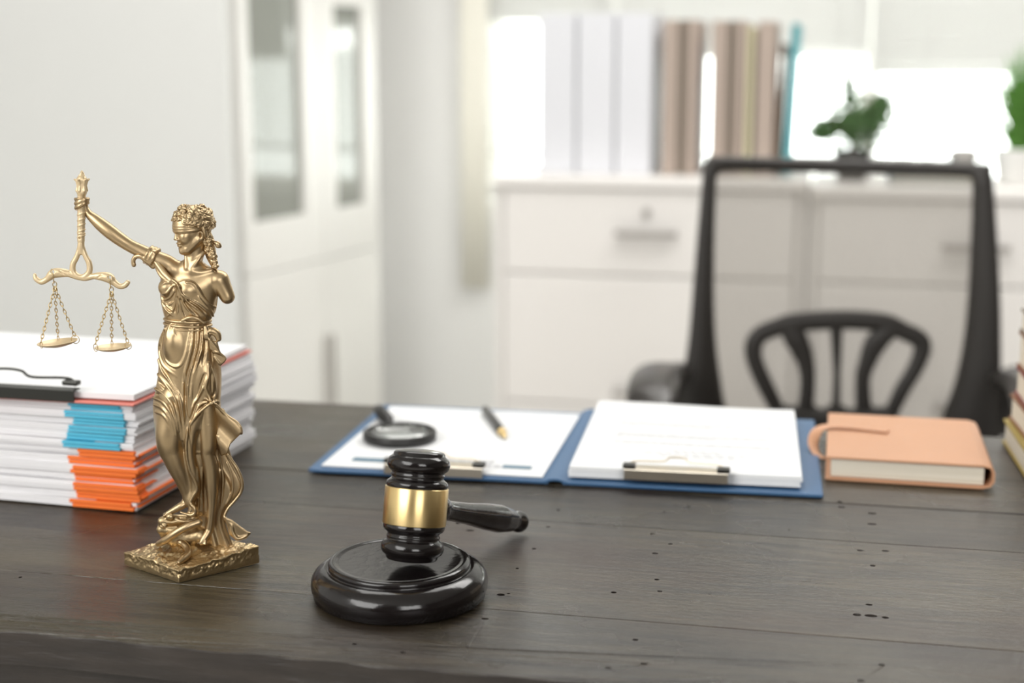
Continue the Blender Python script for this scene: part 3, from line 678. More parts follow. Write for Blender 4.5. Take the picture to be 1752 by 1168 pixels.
# ------------------------------------------------------------------ blue folder with two leaves
YF = -math.radians(10.2)
sp = onz(950, 831); FX, FY = float(sp[0]), float(sp[1])
bf = empty('clipboard_folder', (FX, FY, ZT + .0006), 'open blue leatherette clipboard folder holding white papers in the middle of the desk', 'folder', YF)
LW, LD = .216, .264
boxo('leaf', (-LW / 2 - .006, LD / 2 - .006, .0022), (LW, LD - .012, .0036), M['navy'], bf, bev=.0012, rot=Matrix.Rotation(.0, 3, 'Y'))
boxo('leaf', (LW / 2 + .008, LD / 2, .0022), (LW + .004, LD, .0036), M['navy'], bf, bev=.0012)
g = sheet_grid(.020, LD, .0016, 8, 1, lambda x, y: .0018 + .0022 * math.sin(x / .020 * math.pi))
pyd('spine', [(p[0] - .010, p[1], p[2]) for p in g[0]], g[1], M['navy'], bf, smooth=False)
def clipboard_clip(x, z0):
    c = empty('spring_clip', (0, 0, 0), 'x', 'x'); del c['label'], c['category']; c.parent = bf; c.location = (x, .0, z0)
    bm = bmesh.new(); add_box(bm, (0, .008, .0045), (.088, .018, .0012), .0005); add_box(bm, (0, -.0008, .0005), (.088, .0012, .009), .0005); add_box(bm, (0, .0170, .0030), (.088, .002, .004), .0008)
    from_bm(bm, 'clip_plate', M['steel'], c)
    P = catmull([(-.040, .010, .005), (-.036, .012, .0090), (-.012, .016, .0090), (-.006, .018, .0120), (.006, .018, .0120), (.012, .016, .0090), (.036, .012, .0090), (.040, .010, .005)], 6)
    tube('wire_lever', P, .0010, M['steel'], c, 8)
    for s in (-.040, .040): boxo('hinge', (s, .006, .0068), (.011, .009, .0036), M['darkwire'], c, bev=.001)
clipboard_clip(-.108, .0068); clipboard_clip(.103, .0125)
def printed(parent, items, m, z):
    v = []; f = []
    for x0, y0, x1, y1 in items:
        k = len(v); zz = z
        for q in ((x0, y0), (x1, y0), (x1, y1), (x0, y1)): v.append((*q, zz(q[0], q[1]) if callable(zz) else zz))
        f.append((k, k + 1, k + 2, k + 3))
    return pyd('printed_text', v, f, m, parent)
def place_sheets(name, lx, ly, w, d, th, label, rz=0.0, fz=None):
    o = Matrix.Rotation(YF, 4, 'Z') @ Vector((lx, ly, 0)); e = empty(name, (FX + o.x, FY + o.y, ZT + .0052), label, 'papers', YF + rz)
    layers = max(1, int(th / .0022)); mbk = MB(); rn = random.Random(int(w * 1e4 + th * 1e5))
    for s in range(layers):
        g = sheet_grid(w, d, th / layers - .0002, 12, 12, fz); ox, oy = rn.uniform(-.0012, .0012), rn.uniform(-.001, .001)
        if s == layers - 1: ox = oy = 0
        mbk.add(([(p[0] + ox, p[1] + oy, p[2] + s * th / layers) for p in g[0]], g[1]))
    mbk.build('pages', M['paper'], e, smooth=False); return e
ps = place_sheets('paper_sheets', -.212, .007, .200, .232, .0012, 'thin white printed sheets clipped on the left leaf of the blue folder, under the magnifier', -.01)
rn = random.Random(5)
printed(ps, [(.022, .018, .066, .030)], M['inkblue'], .0014); printed(ps, [(.160, .020, .186, .030)], M['inkblue'], .0014)
it = []
x = .118
for k in range(5): it.append((x, .021, x + .006, .029)); x += .0085
for r in range(2):
    x = .10
    while x < .15: w = rn.uniform(.003, .008); it.append((x, .034 + r * .006, min(x + w, .15), .0365 + r * .006)); x += w + .002
printed(ps, it, M['faint'], .0014)
fzr = lambda x, y: .0014 * math.sin(x * 22 + 1.2) * (y / .26) + .0012 * (y / .26) ** 2 + .0016
pr = place_sheets('paper_sheets', .011, .008, .197, .244, .0092, 'thick stack of white printed sheets clipped on the right leaf of the blue folder', .012, fzr)
it = []
for r, y in enumerate((.085, .092, .108, .115, .122, .150, .158, .166)):
    x = .030; xe = .17 if r % 3 < 2 else .12
    while x < xe: w = rn.uniform(.004, .012); it.append((x, y, x + w, y + .0016)); x += w + .0018
for r, (x0, x1) in enumerate(((.075, .140), (.06, .15), (.085, .125))):
    y = .045 + r * .010; x = x0
    while x < x1: w = rn.uniform(.004, .009); it.append((x, y, x + w, y + .0032)); x += w + .0025
printed(pr, it, M['faint'], lambda x, y: .0093 + fzr(x, y))

# ------------------------------------------------------------------ magnifier and pen on the left sheets
mc = onz(684, 745, ZT + .010)
mag = empty('magnifying_glass', (mc[0], mc[1], ZT + .0070), 'round black rimmed magnifying glass lying on the left sheets', 'magnifier')
mr = .0345
lathe('rim', [(mr - .0035, .0), (mr - .001, -.0002), (mr + .0005, .001), (mr + .0005, .0075), (mr - .001, .0084), (mr - .0030, .0085), (mr - .0042, .0076), (mr - .0042, .0015), (mr - .0035, 0)], M['blackmatte'], mag, 80, cap=False)
lathe('lens', [(mr - .0044, .0055), (mr - .0044, .0072), (.02, .0086), (.0, .0091)], M['lens'], mag, 60)
hd = Vector((-.30, .95, 0)).normalized()
tube('handle', [hd * (mr - .001) + Vector((0, 0, .0045)), hd * (mr + .015) + Vector((0, 0, .0045)), hd * (mr + .018) + Vector((0, 0, .0065)), hd * (mr + .045) + Vector((0, 0, .007)), hd * (mr + .060) + Vector((0, 0, .0070))], [.0035, .0035, .0062, .0066, .0055], M['blackmatte'], mag, 14)
p0 = Vector(onz(866, 749, ZT + .0088)); p1 = Vector(onz(832, 703, ZT + .0100)); pd = (p1 - p0).normalized(); PL = .112
pen = empty('pen', p0, 'black pen with brass tip lying on the left sheets', 'pen')
q = pd.to_track_quat('Z', 'Y').to_matrix().to_4x4()
lathe('tip', [(.0004, 0), (.0012, .003), (.0036, .014), (.0040, .022)], M['brass'], pen, 20, q)
lathe('barrel', [(.0040, .0225), (.0046, .03), (.0047, .10), (.0044, PL)], M['black'], pen, 20, q); lathe('collar', [(.0043, .0195), (.0046, .0215), (.0046, .0225)], M['brass'], pen, 20, q)

# ------------------------------------------------------------------ tan notebook
n0, n1 = onz(1416, 829), onz(1699, 839)
YN = math.radians(-13); NW = .141; ND = .165; n0 = (.2735, 1.1985)
nb = empty('notebook', (n0[0], n0[1], ZT + .0006), 'tan leather notebook with a strap loop lying right of the blue folder', 'notebook', YN)
TH = .0215
def cover_sheet():
    # wraps from the top over the right side and under
    P = [(0, TH), (NW - .010, TH), (NW - .003, TH - .002), (NW, TH - .007), (NW, .007), (NW - .003, .002), (NW - .010, 0), (0, 0)]
    t = .0022; mbk = []; v = []; f = []
    inn = [(0, TH - t), (NW - .010, TH - t), (NW - .0042, TH - t - .001), (NW - t, TH - .0075), (NW - t, .0075), (NW - .0042, t + .001), (NW - .010, t), (0, t)]
    for y in (0, ND):
        for p in P: v.append((p[0], y, p[1]))
        for p in inn: v.append((p[0], y, p[1]))
    n = 8
    for i in range(n - 1):
        f.append((i, i + 1, 16 + i + 1, 16 + i)); f.append((8 + i + 1, 8 + i, 24 + i, 24 + i + 1))
        f.append((i + 1, i, 8 + i, 8 + i + 1)); f.append((16 + i, 16 + i + 1, 24 + i + 1, 24 + i))
    f.append((0, 16, 24, 8)); f.append((7, 15, 31, 23))
    o = pyd('cover', v, f, M['tan'], nb); b = o.modifiers.new('b', 'BEVEL'); b.width = .0007; b.segments = 2; b.limit_method = 'ANGLE'
    return o
cover_sheet()
boxo('pages', (NW / 2 - .002, ND / 2 + .0005, TH / 2), (NW - .013, ND - .007, TH - .0050), M['cream'], nb, bev=.001)
P = catmull([(.055, .095, TH + .0016), (.03, .100, TH + .0020), (.006, .100, TH + .0030), (-.008, .092, TH + .0005), (-.0125, .082, .012), (-.009, .072, .004), (-.002, .066, .002), (.004, .062, .0022)], 8)
tube('strap', P[:-6], .0052, M['tan'], nb, 12, flat=.22, flatdir=(0.25, 0, 1))

# ------------------------------------------------------------------ book stack at the right frame edge
b0 = onz(1714, 757); b1 = onz(1752, 818); ed = b1 - b0; yb = math.atan2(ed[1], ed[0])          # edge runs towards the viewer
zz = ZT + .0006
specs = [(.0235, M['olive'], 'lowest book of the right stack, cream pages with mustard cover'), (.0245, M['browncloth'], 'second book from the bottom of the right stack, brown cover'),
         (.0270, M['redcloth'], 'middle book of the right stack with a dark red cover'), (.0330, M['browncloth'], 'second book from the top of the right stack, thick with cream pages'), (.0215, M['taupe_d'], 'topmost book of the right stack with a dull grey cover')]
for k, (th, mm, lab) in enumerate(specs):
    off = (.0, .0045, .0080, .0085, .0090)[k]
    b = empty('book', (b0[0] + off, b0[1] - off * .2, zz), lab, 'book', yb + (.0, .02, -.015, .01, -.01)[k], 'books stacked at the right of the desk')
    Wb, Db = .235, .165
    bm = bmesh.new(); add_box(bm, (Wb / 2, Db / 2, .0013), (Wb, Db, .0024), .0008); add_box(bm, (Wb / 2, Db / 2, th - .0013), (Wb, Db, .0024), .0008); add_box(bm, (Wb / 2, Db - .0012, th / 2), (Wb, .0024, th), .0008)
    from_bm(bm, 'cover', mm, b); boxo('pages', (Wb / 2, Db / 2 - .001, th / 2), (Wb - .006, Db - .006, th - .0052), M['cream'], b)
    zz += th + .0004

#=SECTION statue
# ------------------------------------------------------------------ lady justice statue (volume modelled, then meshed)
U = 0.00042
SO = np.array([-0.2325, 0.984, ZT + 0.0005])                          # local origin: centre of the plinth, on the desk
statue = empty('statue', SO, 'antique gold statue of blindfolded woman raising balance scales, standing left of the gavel', 'statue')
def Q(px, py, yd=0.0):
    """statue units (0.42 mm) of the point seen at a pixel, yd units behind the plinth's centre plane"""
    px = np.asarray(px, float); yd = np.asarray(yd, float) + px * 0; py = np.asarray(py, float) + px * 0
    return (ony(px, py, SO[1] + yd * U) - SO) / U
def QL(lst):
    """control points given as (px, py, depth, radius...)"""
    a = np.array([l[:3] for l in lst], float); return Q(a[:, 0], a[:, 1], a[:, 2])
def proj_px(X, Y, Z):
    x = SO[0] + X * U; y = SO[1] + Y * U; z = SO[2] + Z * U - CAM[2]
    cp_, sp_ = math.cos(PITCH), math.sin(PITCH); f = y * cp_ - z * sp_; u = y * sp_ + z * cp_
    return 876 + F * x / f, 584 - F * u / f
class Vol:
    def __init__(s, lo, hi, h):
        s.lo = np.array(lo, float); s.h = h; n = np.ceil((np.array(hi) - s.lo) / h).astype(int) + 1
        s.ax = [s.lo[i] + h * np.arange(n[i]) for i in range(3)]; s.n = n; s.D = np.full(tuple(n), 30.0, np.float32)
    def reg(s, lo, hi):
        i0 = np.clip(np.floor((np.array(lo) - s.lo) / s.h).astype(int), 0, s.n); i1 = np.clip(np.ceil((np.array(hi) - s.lo) / s.h).astype(int) + 1, 0, s.n)
        sl = tuple(slice(a, b) for a, b in zip(i0, i1))
        return sl, s.ax[0][sl[0]][:, None, None], s.ax[1][sl[1]][None, :, None], s.ax[2][sl[2]][None, None, :]
    @staticmethod
    def smin(a, b, k):
        if k <= 0: return np.minimum(a, b)
        h = np.clip(.5 + .5 * (b - a) / k, 0, 1); return b * (1 - h) + a * h - k * h * (1 - h)
    def put(s, sl, d, k, mode='add'):
        if d.size == 0: return
        a = s.D[sl]
        if mode == 'add': s.D[sl] = s.smin(a, d, k)
        elif mode == 'sub': s.D[sl] = -s.smin(-a, d, k)
        else: s.D[sl] = -s.smin(-a, -d, k)
    def chain(s, P, R, k=3, mode='add', sq=(1, 1, 1)):
        P = np.asarray(P, float); R = np.full(len(P), R) if np.isscalar(R) else np.asarray(R, float)
        m = R.max() + max(k, 1) * 1.6 + 2; lo, hi = P.min(0) - m, P.max(0) + m
        sl, X, Y, Z = s.reg(lo, hi); shp = (X.shape[0], Y.shape[1], Z.shape[2])
        if 0 in shp: return
        d = np.full(shp, 60.0, np.float32); i00 = [q.start for q in sl]
        for i in range(len(P) - 1):
            a, b = P[i], P[i + 1]; mm = max(R[i], R[i + 1]) + max(k, 1) * 1.6 + 2
            s2, x, y, z = s.reg(np.minimum(a, b) - mm, np.maximum(a, b) + mm)
            s2 = tuple(slice(q.start - o, q.stop - o) for q, o in zip(s2, i00))
            ab = b - a; L = ab.dot(ab) + 1e-9
            t = np.clip(((x - a[0]) * ab[0] + (y - a[1]) * ab[1] + (z - a[2]) * ab[2]) / L, 0, 1)
            q = np.sqrt((x - a[0] - t * ab[0]) ** 2 + (y - a[1] - t * ab[1]) ** 2 + (z - a[2] - t * ab[2]) ** 2) - (R[i] + t * (R[i + 1] - R[i]))
            d[s2] = np.minimum(d[s2], q)
        s.put(sl, d, k, mode)
    def line(s, L, k=3, mode='add', n=6):
        """smooth chain through (px, py, depth, radius) control points"""
        P = catmull(QL(L), n); R = catmull(np.array([[l[3], 0, 0] for l in L]), n)[:, 0]; s.chain(P, R, k, mode)
    def ell(s, c, r, k=3, mode='add', R=None, raw=False):
        c = np.asarray(c, float); r = np.asarray(r, float); m = r.max() + k * 1.6 + 2
        sl, X, Y, Z = s.reg(c - m, c + m); x, y, z = X - c[0], Y - c[1], Z - c[2]
        if R is not None: x, y, z = [R[i][0] * x + R[i][1] * y + R[i][2] * z for i in range(3)]
        k0 = np.sqrt((x / r[0]) ** 2 + (y / r[1]) ** 2 + (z / r[2]) ** 2); k1 = np.sqrt((x / r[0] ** 2) ** 2 + (y / r[1] ** 2) ** 2 + (z / r[2] ** 2) ** 2) + 1e-6
        s.put(sl, (k0 * (k0 - 1) / k1).astype(np.float32), k, mode)
    def loft(s, rows, k=3, mode='add', fold=None):
        """rows: (py, left px, right px, depth centre, depth radius)"""
        rows = sorted(rows, key=lambda r: -r[0]); r = np.array(rows, float)
        Lp, Rp = Q(r[:, 1], r[:, 0], r[:, 3]), Q(r[:, 2], r[:, 0], r[:, 3])
        z = Lp[:, 2]; cx = (Lp[:, 0] + Rp[:, 0]) / 2; rx = (Rp[:, 0] - Lp[:, 0]) / 2
        def sm(v_):                                                  # smooth interpolation in z
            P = catmull(np.stack([z, v_, v_ * 0], 1), 8); return P
        m = 8; ex = rx.max() + m
        sl, X, Y, Z = s.reg((cx.min() - ex, (r[:, 3] - r[:, 4]).min() - m, z.min() - m), (cx.max() + ex, (r[:, 3] + r[:, 4]).max() + m, z.max() + m))
        zz = Z[0, 0]; g = lambda v_: np.interp(zz, sm(v_)[:, 0], sm(v_)[:, 1])[None, None, :]
        CX, RX, CY_, RY = g(cx), g(rx), g(r[:, 3]), g(r[:, 4])
        a = (X - CX) / RX; b = (Y - CY_) / RY; q = np.sqrt(a * a + b * b)
        d = (q - 1) * np.minimum(RX, RY) * np.ones_like(X + Y + Z)
        gr = np.sqrt((a / RX) ** 2 + (b / RY) ** 2) / (q + 1e-6); d = np.where(q > .3, (q - 1) / (gr + 1e-6), d)
        if fold is not None: d = d - fold(np.arctan2(b, a), Z)
        d = np.maximum(d, np.maximum(z.min() - Z, Z - z.max())); s.put(sl, d.astype(np.float32), k, mode)
    def patch(s, poly, yc, th, k=2, mode='add', rnd_=1.0):
        """a cloth sheet: outline in pixels, depth function yc(px, py), half thickness th"""
        poly = np.array(poly, float)[:, :2]
        P3 = Q(poly[:, 0], poly[:, 1], np.array([yc(a, b) for a, b in poly])); m = th + k * 2 + 3
        ymin, ymax = P3[:, 1].min() - 14, P3[:, 1].max() + 14
        sl, X, Y, Z = s.reg((P3[:, 0].min() - m, ymin, P3[:, 2].min() - m - 8), (P3[:, 0].max() + m, ymax, P3[:, 2].max() + m + 8))
        px, py = proj_px(X, Y, Z); px = px + 0 * py
        d = np.full(px.shape, 1e9); sg = np.ones(px.shape); n = len(poly)
        for i in range(n):
            a, b = poly[i], poly[(i + 1) % n]; e = b - a; wx, wy = px - a[0], py - a[1]
            t = np.clip((wx * e[0] + wy * e[1]) / e.dot(e), 0, 1); d = np.minimum(d, (wx - e[0] * t) ** 2 + (wy - e[1] * t) ** 2)
            c1 = py >= a[1]; c2 = py < b[1]; c3 = e[0] * wy > e[1] * wx
            sg = np.where((c1 & c2 & c3) | (~c1 & ~c2 & ~c3), -sg, sg)
        d2 = np.sqrt(d) * sg; dy = np.abs(Y - yc(px, py)) * .85 - th
        r_ = min(th, 1.8); q1 = np.maximum(d2 + r_, 0); q2 = np.maximum(dy + r_, 0)
        dd = np.minimum(np.maximum(d2, dy) + r_, 0) + np.sqrt(q1 * q1 + q2 * q2) - r_
        s.put(sl, dd.astype(np.float32), k, mode)
    def front(s, px, py, y0=-60, y1=45):
        """depth at which the ray through a pixel first meets the volume (nan where it misses)"""
        t = np.linspace(y0, y1, 211); out = []
        for a, b in zip(px, py):
            P = Q(np.full(t.shape, a), np.full(t.shape, b), t); i = np.round((P - s.lo) / s.h).astype(int)
            ok = np.all((i >= 0) & (i < s.n), 1); d = np.full(t.shape, 9.0); j = i[ok]; d[ok] = s.D[j[:, 0], j[:, 1], j[:, 2]]
            w = np.nonzero(d < 0)[0]; out.append(t[w[0]] if len(w) else np.nan)
        o = np.array(out); bad = np.isnan(o)
        if bad.all(): return np.zeros(len(o))
        if bad.any(): o[bad] = np.interp(np.nonzero(bad)[0], np.nonzero(~bad)[0], o[~bad])
        return o
    def ridge(s, pts, r=2.4, lift=0.0, k=2.0, mode='add', taper=True, maxy=True):
        """a fold drawn on the surface through pixel points; mode 'sub' cuts a groove"""
        P = catmull(np.array([(a, b, 0) for a, b in pts], float), 6); y = s.front(P[:, 0], P[:, 1])
        y = np.minimum(y, -3) if maxy else y
        for _ in range(2): y[1:-1] = np.minimum(y[1:-1], np.maximum(y[:-2], y[2:])) if len(y) > 3 else y[1:-1]
        if len(y) > 4: ker = np.array([1, 2, 3, 4, 3, 2, 1]) / 16.0; y = np.convolve(np.pad(y, 3, 'edge'), ker, 'valid'); y = np.convolve(np.pad(y, 3, 'edge'), ker, 'valid')
        t = np.linspace(0, 1, len(P)); t_ = np.clip((1 - t) * 3.6, 0, 1) * np.clip(.6 + t * 6, 0, 1) if taper else np.ones(len(P)); R = np.maximum(r * (.45 + .55 * t_), .95); y = y + (1 - t_) * (1.5 if mode == 'add' else -1.5)
        s.chain(Q(P[:, 0], P[:, 1], y - lift + (R * .35 if mode == 'add' else -R * .15)), R, k, mode)
    def mesh(s, name, m, parent, smooth_it=1, keep=None):
        D = s.D.copy(); D[[0, -1]] = 5; D[:, [0, -1]] = 5; D[:, :, [0, -1]] = 5; S = D < 0
        n = np.array(S.shape) - 1
        c = np.zeros(tuple(n), np.int8)
        for a in (0, 1):
            for b in (0, 1):
                for e in (0, 1): c += S[a:n[0] + a, b:n[1] + b, e:n[2] + e]
        cell = np.argwhere((c > 0) & (c < 8)); idx = np.full(tuple(n), -1, np.int64); idx[cell[:, 0], cell[:, 1], cell[:, 2]] = np.arange(len(cell))
        acc = np.zeros((len(cell), 3)); cnt = np.zeros(len(cell))
        cor = [(a, b, e) for a in (0, 1) for b in (0, 1) for e in (0, 1)]
        val = {q: D[cell[:, 0] + q[0], cell[:, 1] + q[1], cell[:, 2] + q[2]] for q in cor}
        for p in cor:
            for ax in range(3):
                if p[ax] == 0:
                    q = list(p); q[ax] = 1; q = tuple(q); a, b = val[p], val[q]; w = (a < 0) != (b < 0)
                    t = np.where(w, a / (a - b + 1e-12), 0); pos = np.tile(np.array(p, float), (len(cell), 1)); pos[:, ax] = t
                    acc[w] += pos[w]; cnt[w] += 1
        V = s.lo + s.h * (cell + acc / cnt[:, None]); Fs = []
        for ax in range(3):
            a1, a2 = [(1, 2), (2, 0), (0, 1)][ax]
            sA = [slice(None)] * 3; sB = [slice(None)] * 3; sA[ax] = slice(0, -1); sB[ax] = slice(1, None)
            A_, B_ = S[tuple(sA)], S[tuple(sB)]; e = np.argwhere(A_ != B_)
            e = e[(e[:, a1] > 0) & (e[:, a2] > 0) & (e[:, a1] < n[a1]) & (e[:, a2] < n[a2])]
            ins = A_[e[:, 0], e[:, 1], e[:, 2]]; o1 = np.zeros(3, int); o1[a1] = 1; o2 = np.zeros(3, int); o2[a2] = 1
            gi = lambda o: idx[tuple((e - o).T)]
            q = np.stack([gi(o1 + o2), gi(o2), gi(o1 * 0), gi(o1)], 1)
            q[~ins] = q[~ins][:, ::-1]; Fs.append(q)
        Fq = np.vstack(Fs); Fq = Fq[(Fq >= 0).all(1)]
        # keep the largest connected piece(s)
        lab = np.arange(len(V))
        for _ in range(400):
            m_ = lab[Fq].min(1); new = lab.copy()
            for c_ in range(4): np.minimum.at(new, Fq[:, c_], m_)
            new = new[new]
            if (new == lab).all(): break
            lab = new
        u_, cnt_ = np.unique(lab, return_counts=True); big = u_[cnt_ > (cnt_.max() * .999 if keep is None else keep)]
        kv = np.isin(lab, big); re = np.cumsum(kv) - 1; Fq = re[Fq[kv[Fq[:, 0]]]]; V = V[kv]
        E_ = np.vstack([Fq[:, [0, 1]], Fq[:, [1, 2]], Fq[:, [2, 3]], Fq[:, [3, 0]]])
        for _ in range(smooth_it):
            sm = np.zeros_like(V); cn = np.zeros(len(V))
            for a, b in ((0, 1), (1, 0)):
                np.add.at(sm, E_[:, a], V[E_[:, b]]); np.add.at(cn, E_[:, a], 1)
            V = V * .5 + .5 * sm / cn[:, None]
        me = bpy.data.meshes.new(name); me.vertices.add(len(V)); me.vertices.foreach_set('co', (V * U).astype(np.float32).ravel())
        me.loops.add(len(Fq) * 4); me.loops.foreach_set('vertex_index', Fq.astype(np.int32).ravel())
        me.polygons.add(len(Fq)); me.polygons.foreach_set('loop_start', np.arange(0, len(Fq) * 4, 4, dtype=np.int32)); me.update(calc_edges=True); me.validate()
        return link(name, me, m, parent, smooth=True)
def box_of(x0, y0, x1, y1, d0, d1):
    a = np.array([Q(x, y, d) for x in (x0, x1) for y in (y0, y1) for d in (d0, d1)]); return a.min(0) - 2, a.max(0) + 2

# head frame: forward, side (towards the viewer), up
HC = Q(329, 388, 0); fw = np.array([-.76, -.65, -.10]); fw /= np.linalg.norm(fw); sd_ = np.cross(np.array([0, 0, 1.0]), fw); sd_ /= np.linalg.norm(sd_); hu = np.cross(fw, sd_)
if sd_[1] > 0: sd_ = -sd_
HR = np.array([fw, sd_, hu]); hp_ = lambda a, b, c: HC + fw * a + sd_ * b + hu * c

def build_figure():
    lo, hi = box_of(122, 342, 412, 945, -34, 34); s = Vol(lo, hi, 1.25)
    # torso under the cloth
    s.loft([(452, 318, 350, 2, 14), (462, 296, 366, 2, 17), (474, 280, 380, 1, 21), (490, 276, 376, 0, 25), (510, 276, 371, 0, 25), (530, 280, 367, 0, 23), (550, 284, 357, 0, 22), (575, 278, 364, 0, 26), (610, 274, 374, 0, 28), (650, 274, 376, 0, 27), (700, 276, 376, 0, 24)], 3)
    s.line([(338, 408, 3, 15), (335, 430, 1, 14.5), (331, 447, 0, 15), (330, 462, 1, 19)], 7)
    s.line([(296, 462, 0, 17), (330, 464, 2, 14), (362, 472, 2, 13), (376, 479, 1, 15)], 8)                     # shoulder girdle
    s.line([(375, 480, 1, 17), (384, 497, 0, 14), (389, 507, -1, 12.5)], 3)                                      # severed arm
    s.ell(Q(288, 492, -15), (15, 14, 15), 6); s.ell(Q(321, 496, -15), (18, 15, 16), 7)                            # bust
    s.line([(349, 432, -4, 3.0), (338, 446, -12, 3), (326, 460, -15, 2.4)], 4); s.line([(318, 440, -10, 2.6), (319, 458, -15, 2.6)], 4)
    s.line([(362, 462, -8, 3), (342, 466, -14, 2.6), (328, 464, -16, 2.4)], 5)
    # the raised arm
    s.line([(304, 466, 0, 15), (286, 452, -1, 15.5), (262, 440, -2, 13), (240, 429, -2, 11.2), (222, 420, -2, 10.6), (205, 409, -2, 11.2), (189, 397, -1, 11.8), (174, 385, 1, 11), (161, 374, 3, 8.8), (151, 365, 6, 6.6), (143, 352, 8, 6)], 2.5, n=8)
    # hand: palm behind the handle, four fingers round it, thumb along the top
    s.ell(Q(143, 343, 7), (7.5, 6.0, 13), 3)
    for k, (y0, sl_, r) in enumerate(((330.5, 4, 3.4), (336.5, 5, 3.6), (342.5, 7, 3.6), (348.5, 9, 3.3))):
        s.line([(149, y0 - 2, 5, r), (150, y0 - 2, -2, r), (144.5, y0 - .5, -8.6, r * 1.03), (135, y0 + sl_ * .5, -9.4, r), (130.2, y0 + sl_ * .8, -3.5, r), (132, y0 + sl_, 2, r * .85)], .8, n=5)
    s.line([(147, 352, 6, 3.4), (142, 346, 2, 3), (132.5, 334, 3, 2.9), (132, 328, -1, 2.5)], 1.0)
    # legs
    s.line([(352, 690, -6, 21), (356, 730, -10, 17.5), (357, 760, -12, 14.5), (356, 775, -11, 12.8), (361, 800, -8, 13), (363, 830, -7, 11.6), (363, 860, -7, 8.8), (361, 885, -8, 7.2), (359, 900, -8, 7.6)], 4)
    s.line([(360, 902, -6, 7), (354, 914, -12, 7.4), (348, 923, -17, 6.0), (344, 929, -20, 4.2)], 3)
    for j in range(5): s.line([(350 - 2.6 * j + 2, 922 + j * .7, -18 + j * .3, 2.4), (349 - 3.1 * j + 2, 930 + (.4 if j < 4 else -1), -23 + j * .8, 2.1 - .12 * j)], .7)
    s.line([(302, 680, -6, 30), (294, 720, -10, 25), (288, 750, -14, 20), (286, 766, -15, 16.5), (296, 786, -13, 15), (306, 806, -10, 14.2), (314, 828, -7, 11), (319, 846, -5, 8), (320, 856, -5, 7.4)], 5)
    s.line([(322, 858, -3, 7), (312, 864, -9, 6.8), (298, 872, -13, 5.6), (287, 878, -16, 4.2)], 4)
    for j in range(5): s.line([(290 - .6 * j, 875 + .9 * j, -13 - 1.9 * j + 4, 2.3), (281 - .1 * j, 878.5 + .9 * j, -16 - 1.9 * j + 4, 2.0)], .7)
    return s
def build_head(s):
    s.ell(hp_(0, 0, 2), (30, 23, 31), 3, R=HR); s.ell(hp_(9, 0, -17), (20, 17, 22), 6, R=HR)
    s.chain([hp_(20, 0, -35.5), hp_(23.2, 0, -36.5)], [8, 6.2], 6); s.chain([hp_(18, 8, -34), hp_(2, 17.5, -20)], [7, 6], 6); s.chain([hp_(18, -8, -34), hp_(2, -17.5, -20)], [7, 6], 6)
    s.ell(hp_(20, 9, -14), (9, 8, 10), 6, R=HR)                                                                   # cheek
    s.chain([hp_(29, 0, 0), hp_(30.3, 0, -8), hp_(32.3, 0, -14.5)], [2.6, 2.7, 3.0], 2.5); s.ell(hp_(31.5, 4.2, -15.5), (3, 2.4, 2.2), 1.5, R=HR); s.ell(hp_(31.5, -4.2, -15.5), (3, 2.4, 2.2), 1.5, R=HR)
    s.ell(hp_(28.2, 0, -22.8), (3.2, 7.0, 2.0), 1.5, R=HR); s.ell(hp_(27.6, 0, -26.9), (3.3, 6.0, 2.3), 1.5, R=HR)
    s.chain([hp_(30.6, -7, -24.9), hp_(31.4, 0, -24.8), hp_(29.8, 7, -24.6)], .8, .6, 'sub')
    s.chain([hp_(-2, 22.5, -6), hp_(-5, 23.8, -10), hp_(-4, 23.6, -16), hp_(-1, 22, -20)], [2.2, 2.6, 2.4, 2.2], 1.2)      # ear
    s.chain([hp_(1, 22.6, -7), hp_(2.2, 21.6, -13), hp_(-1, 22, -20)], [1.5, 1.4, 2.0], 1.0)

fig = build_figure()
lo, hi = fig.reg(*box_of(285, 345, 380, 445, -36, 36))[0], None
build_head(fig)
fig.mesh('figure', M['gold'], statue)

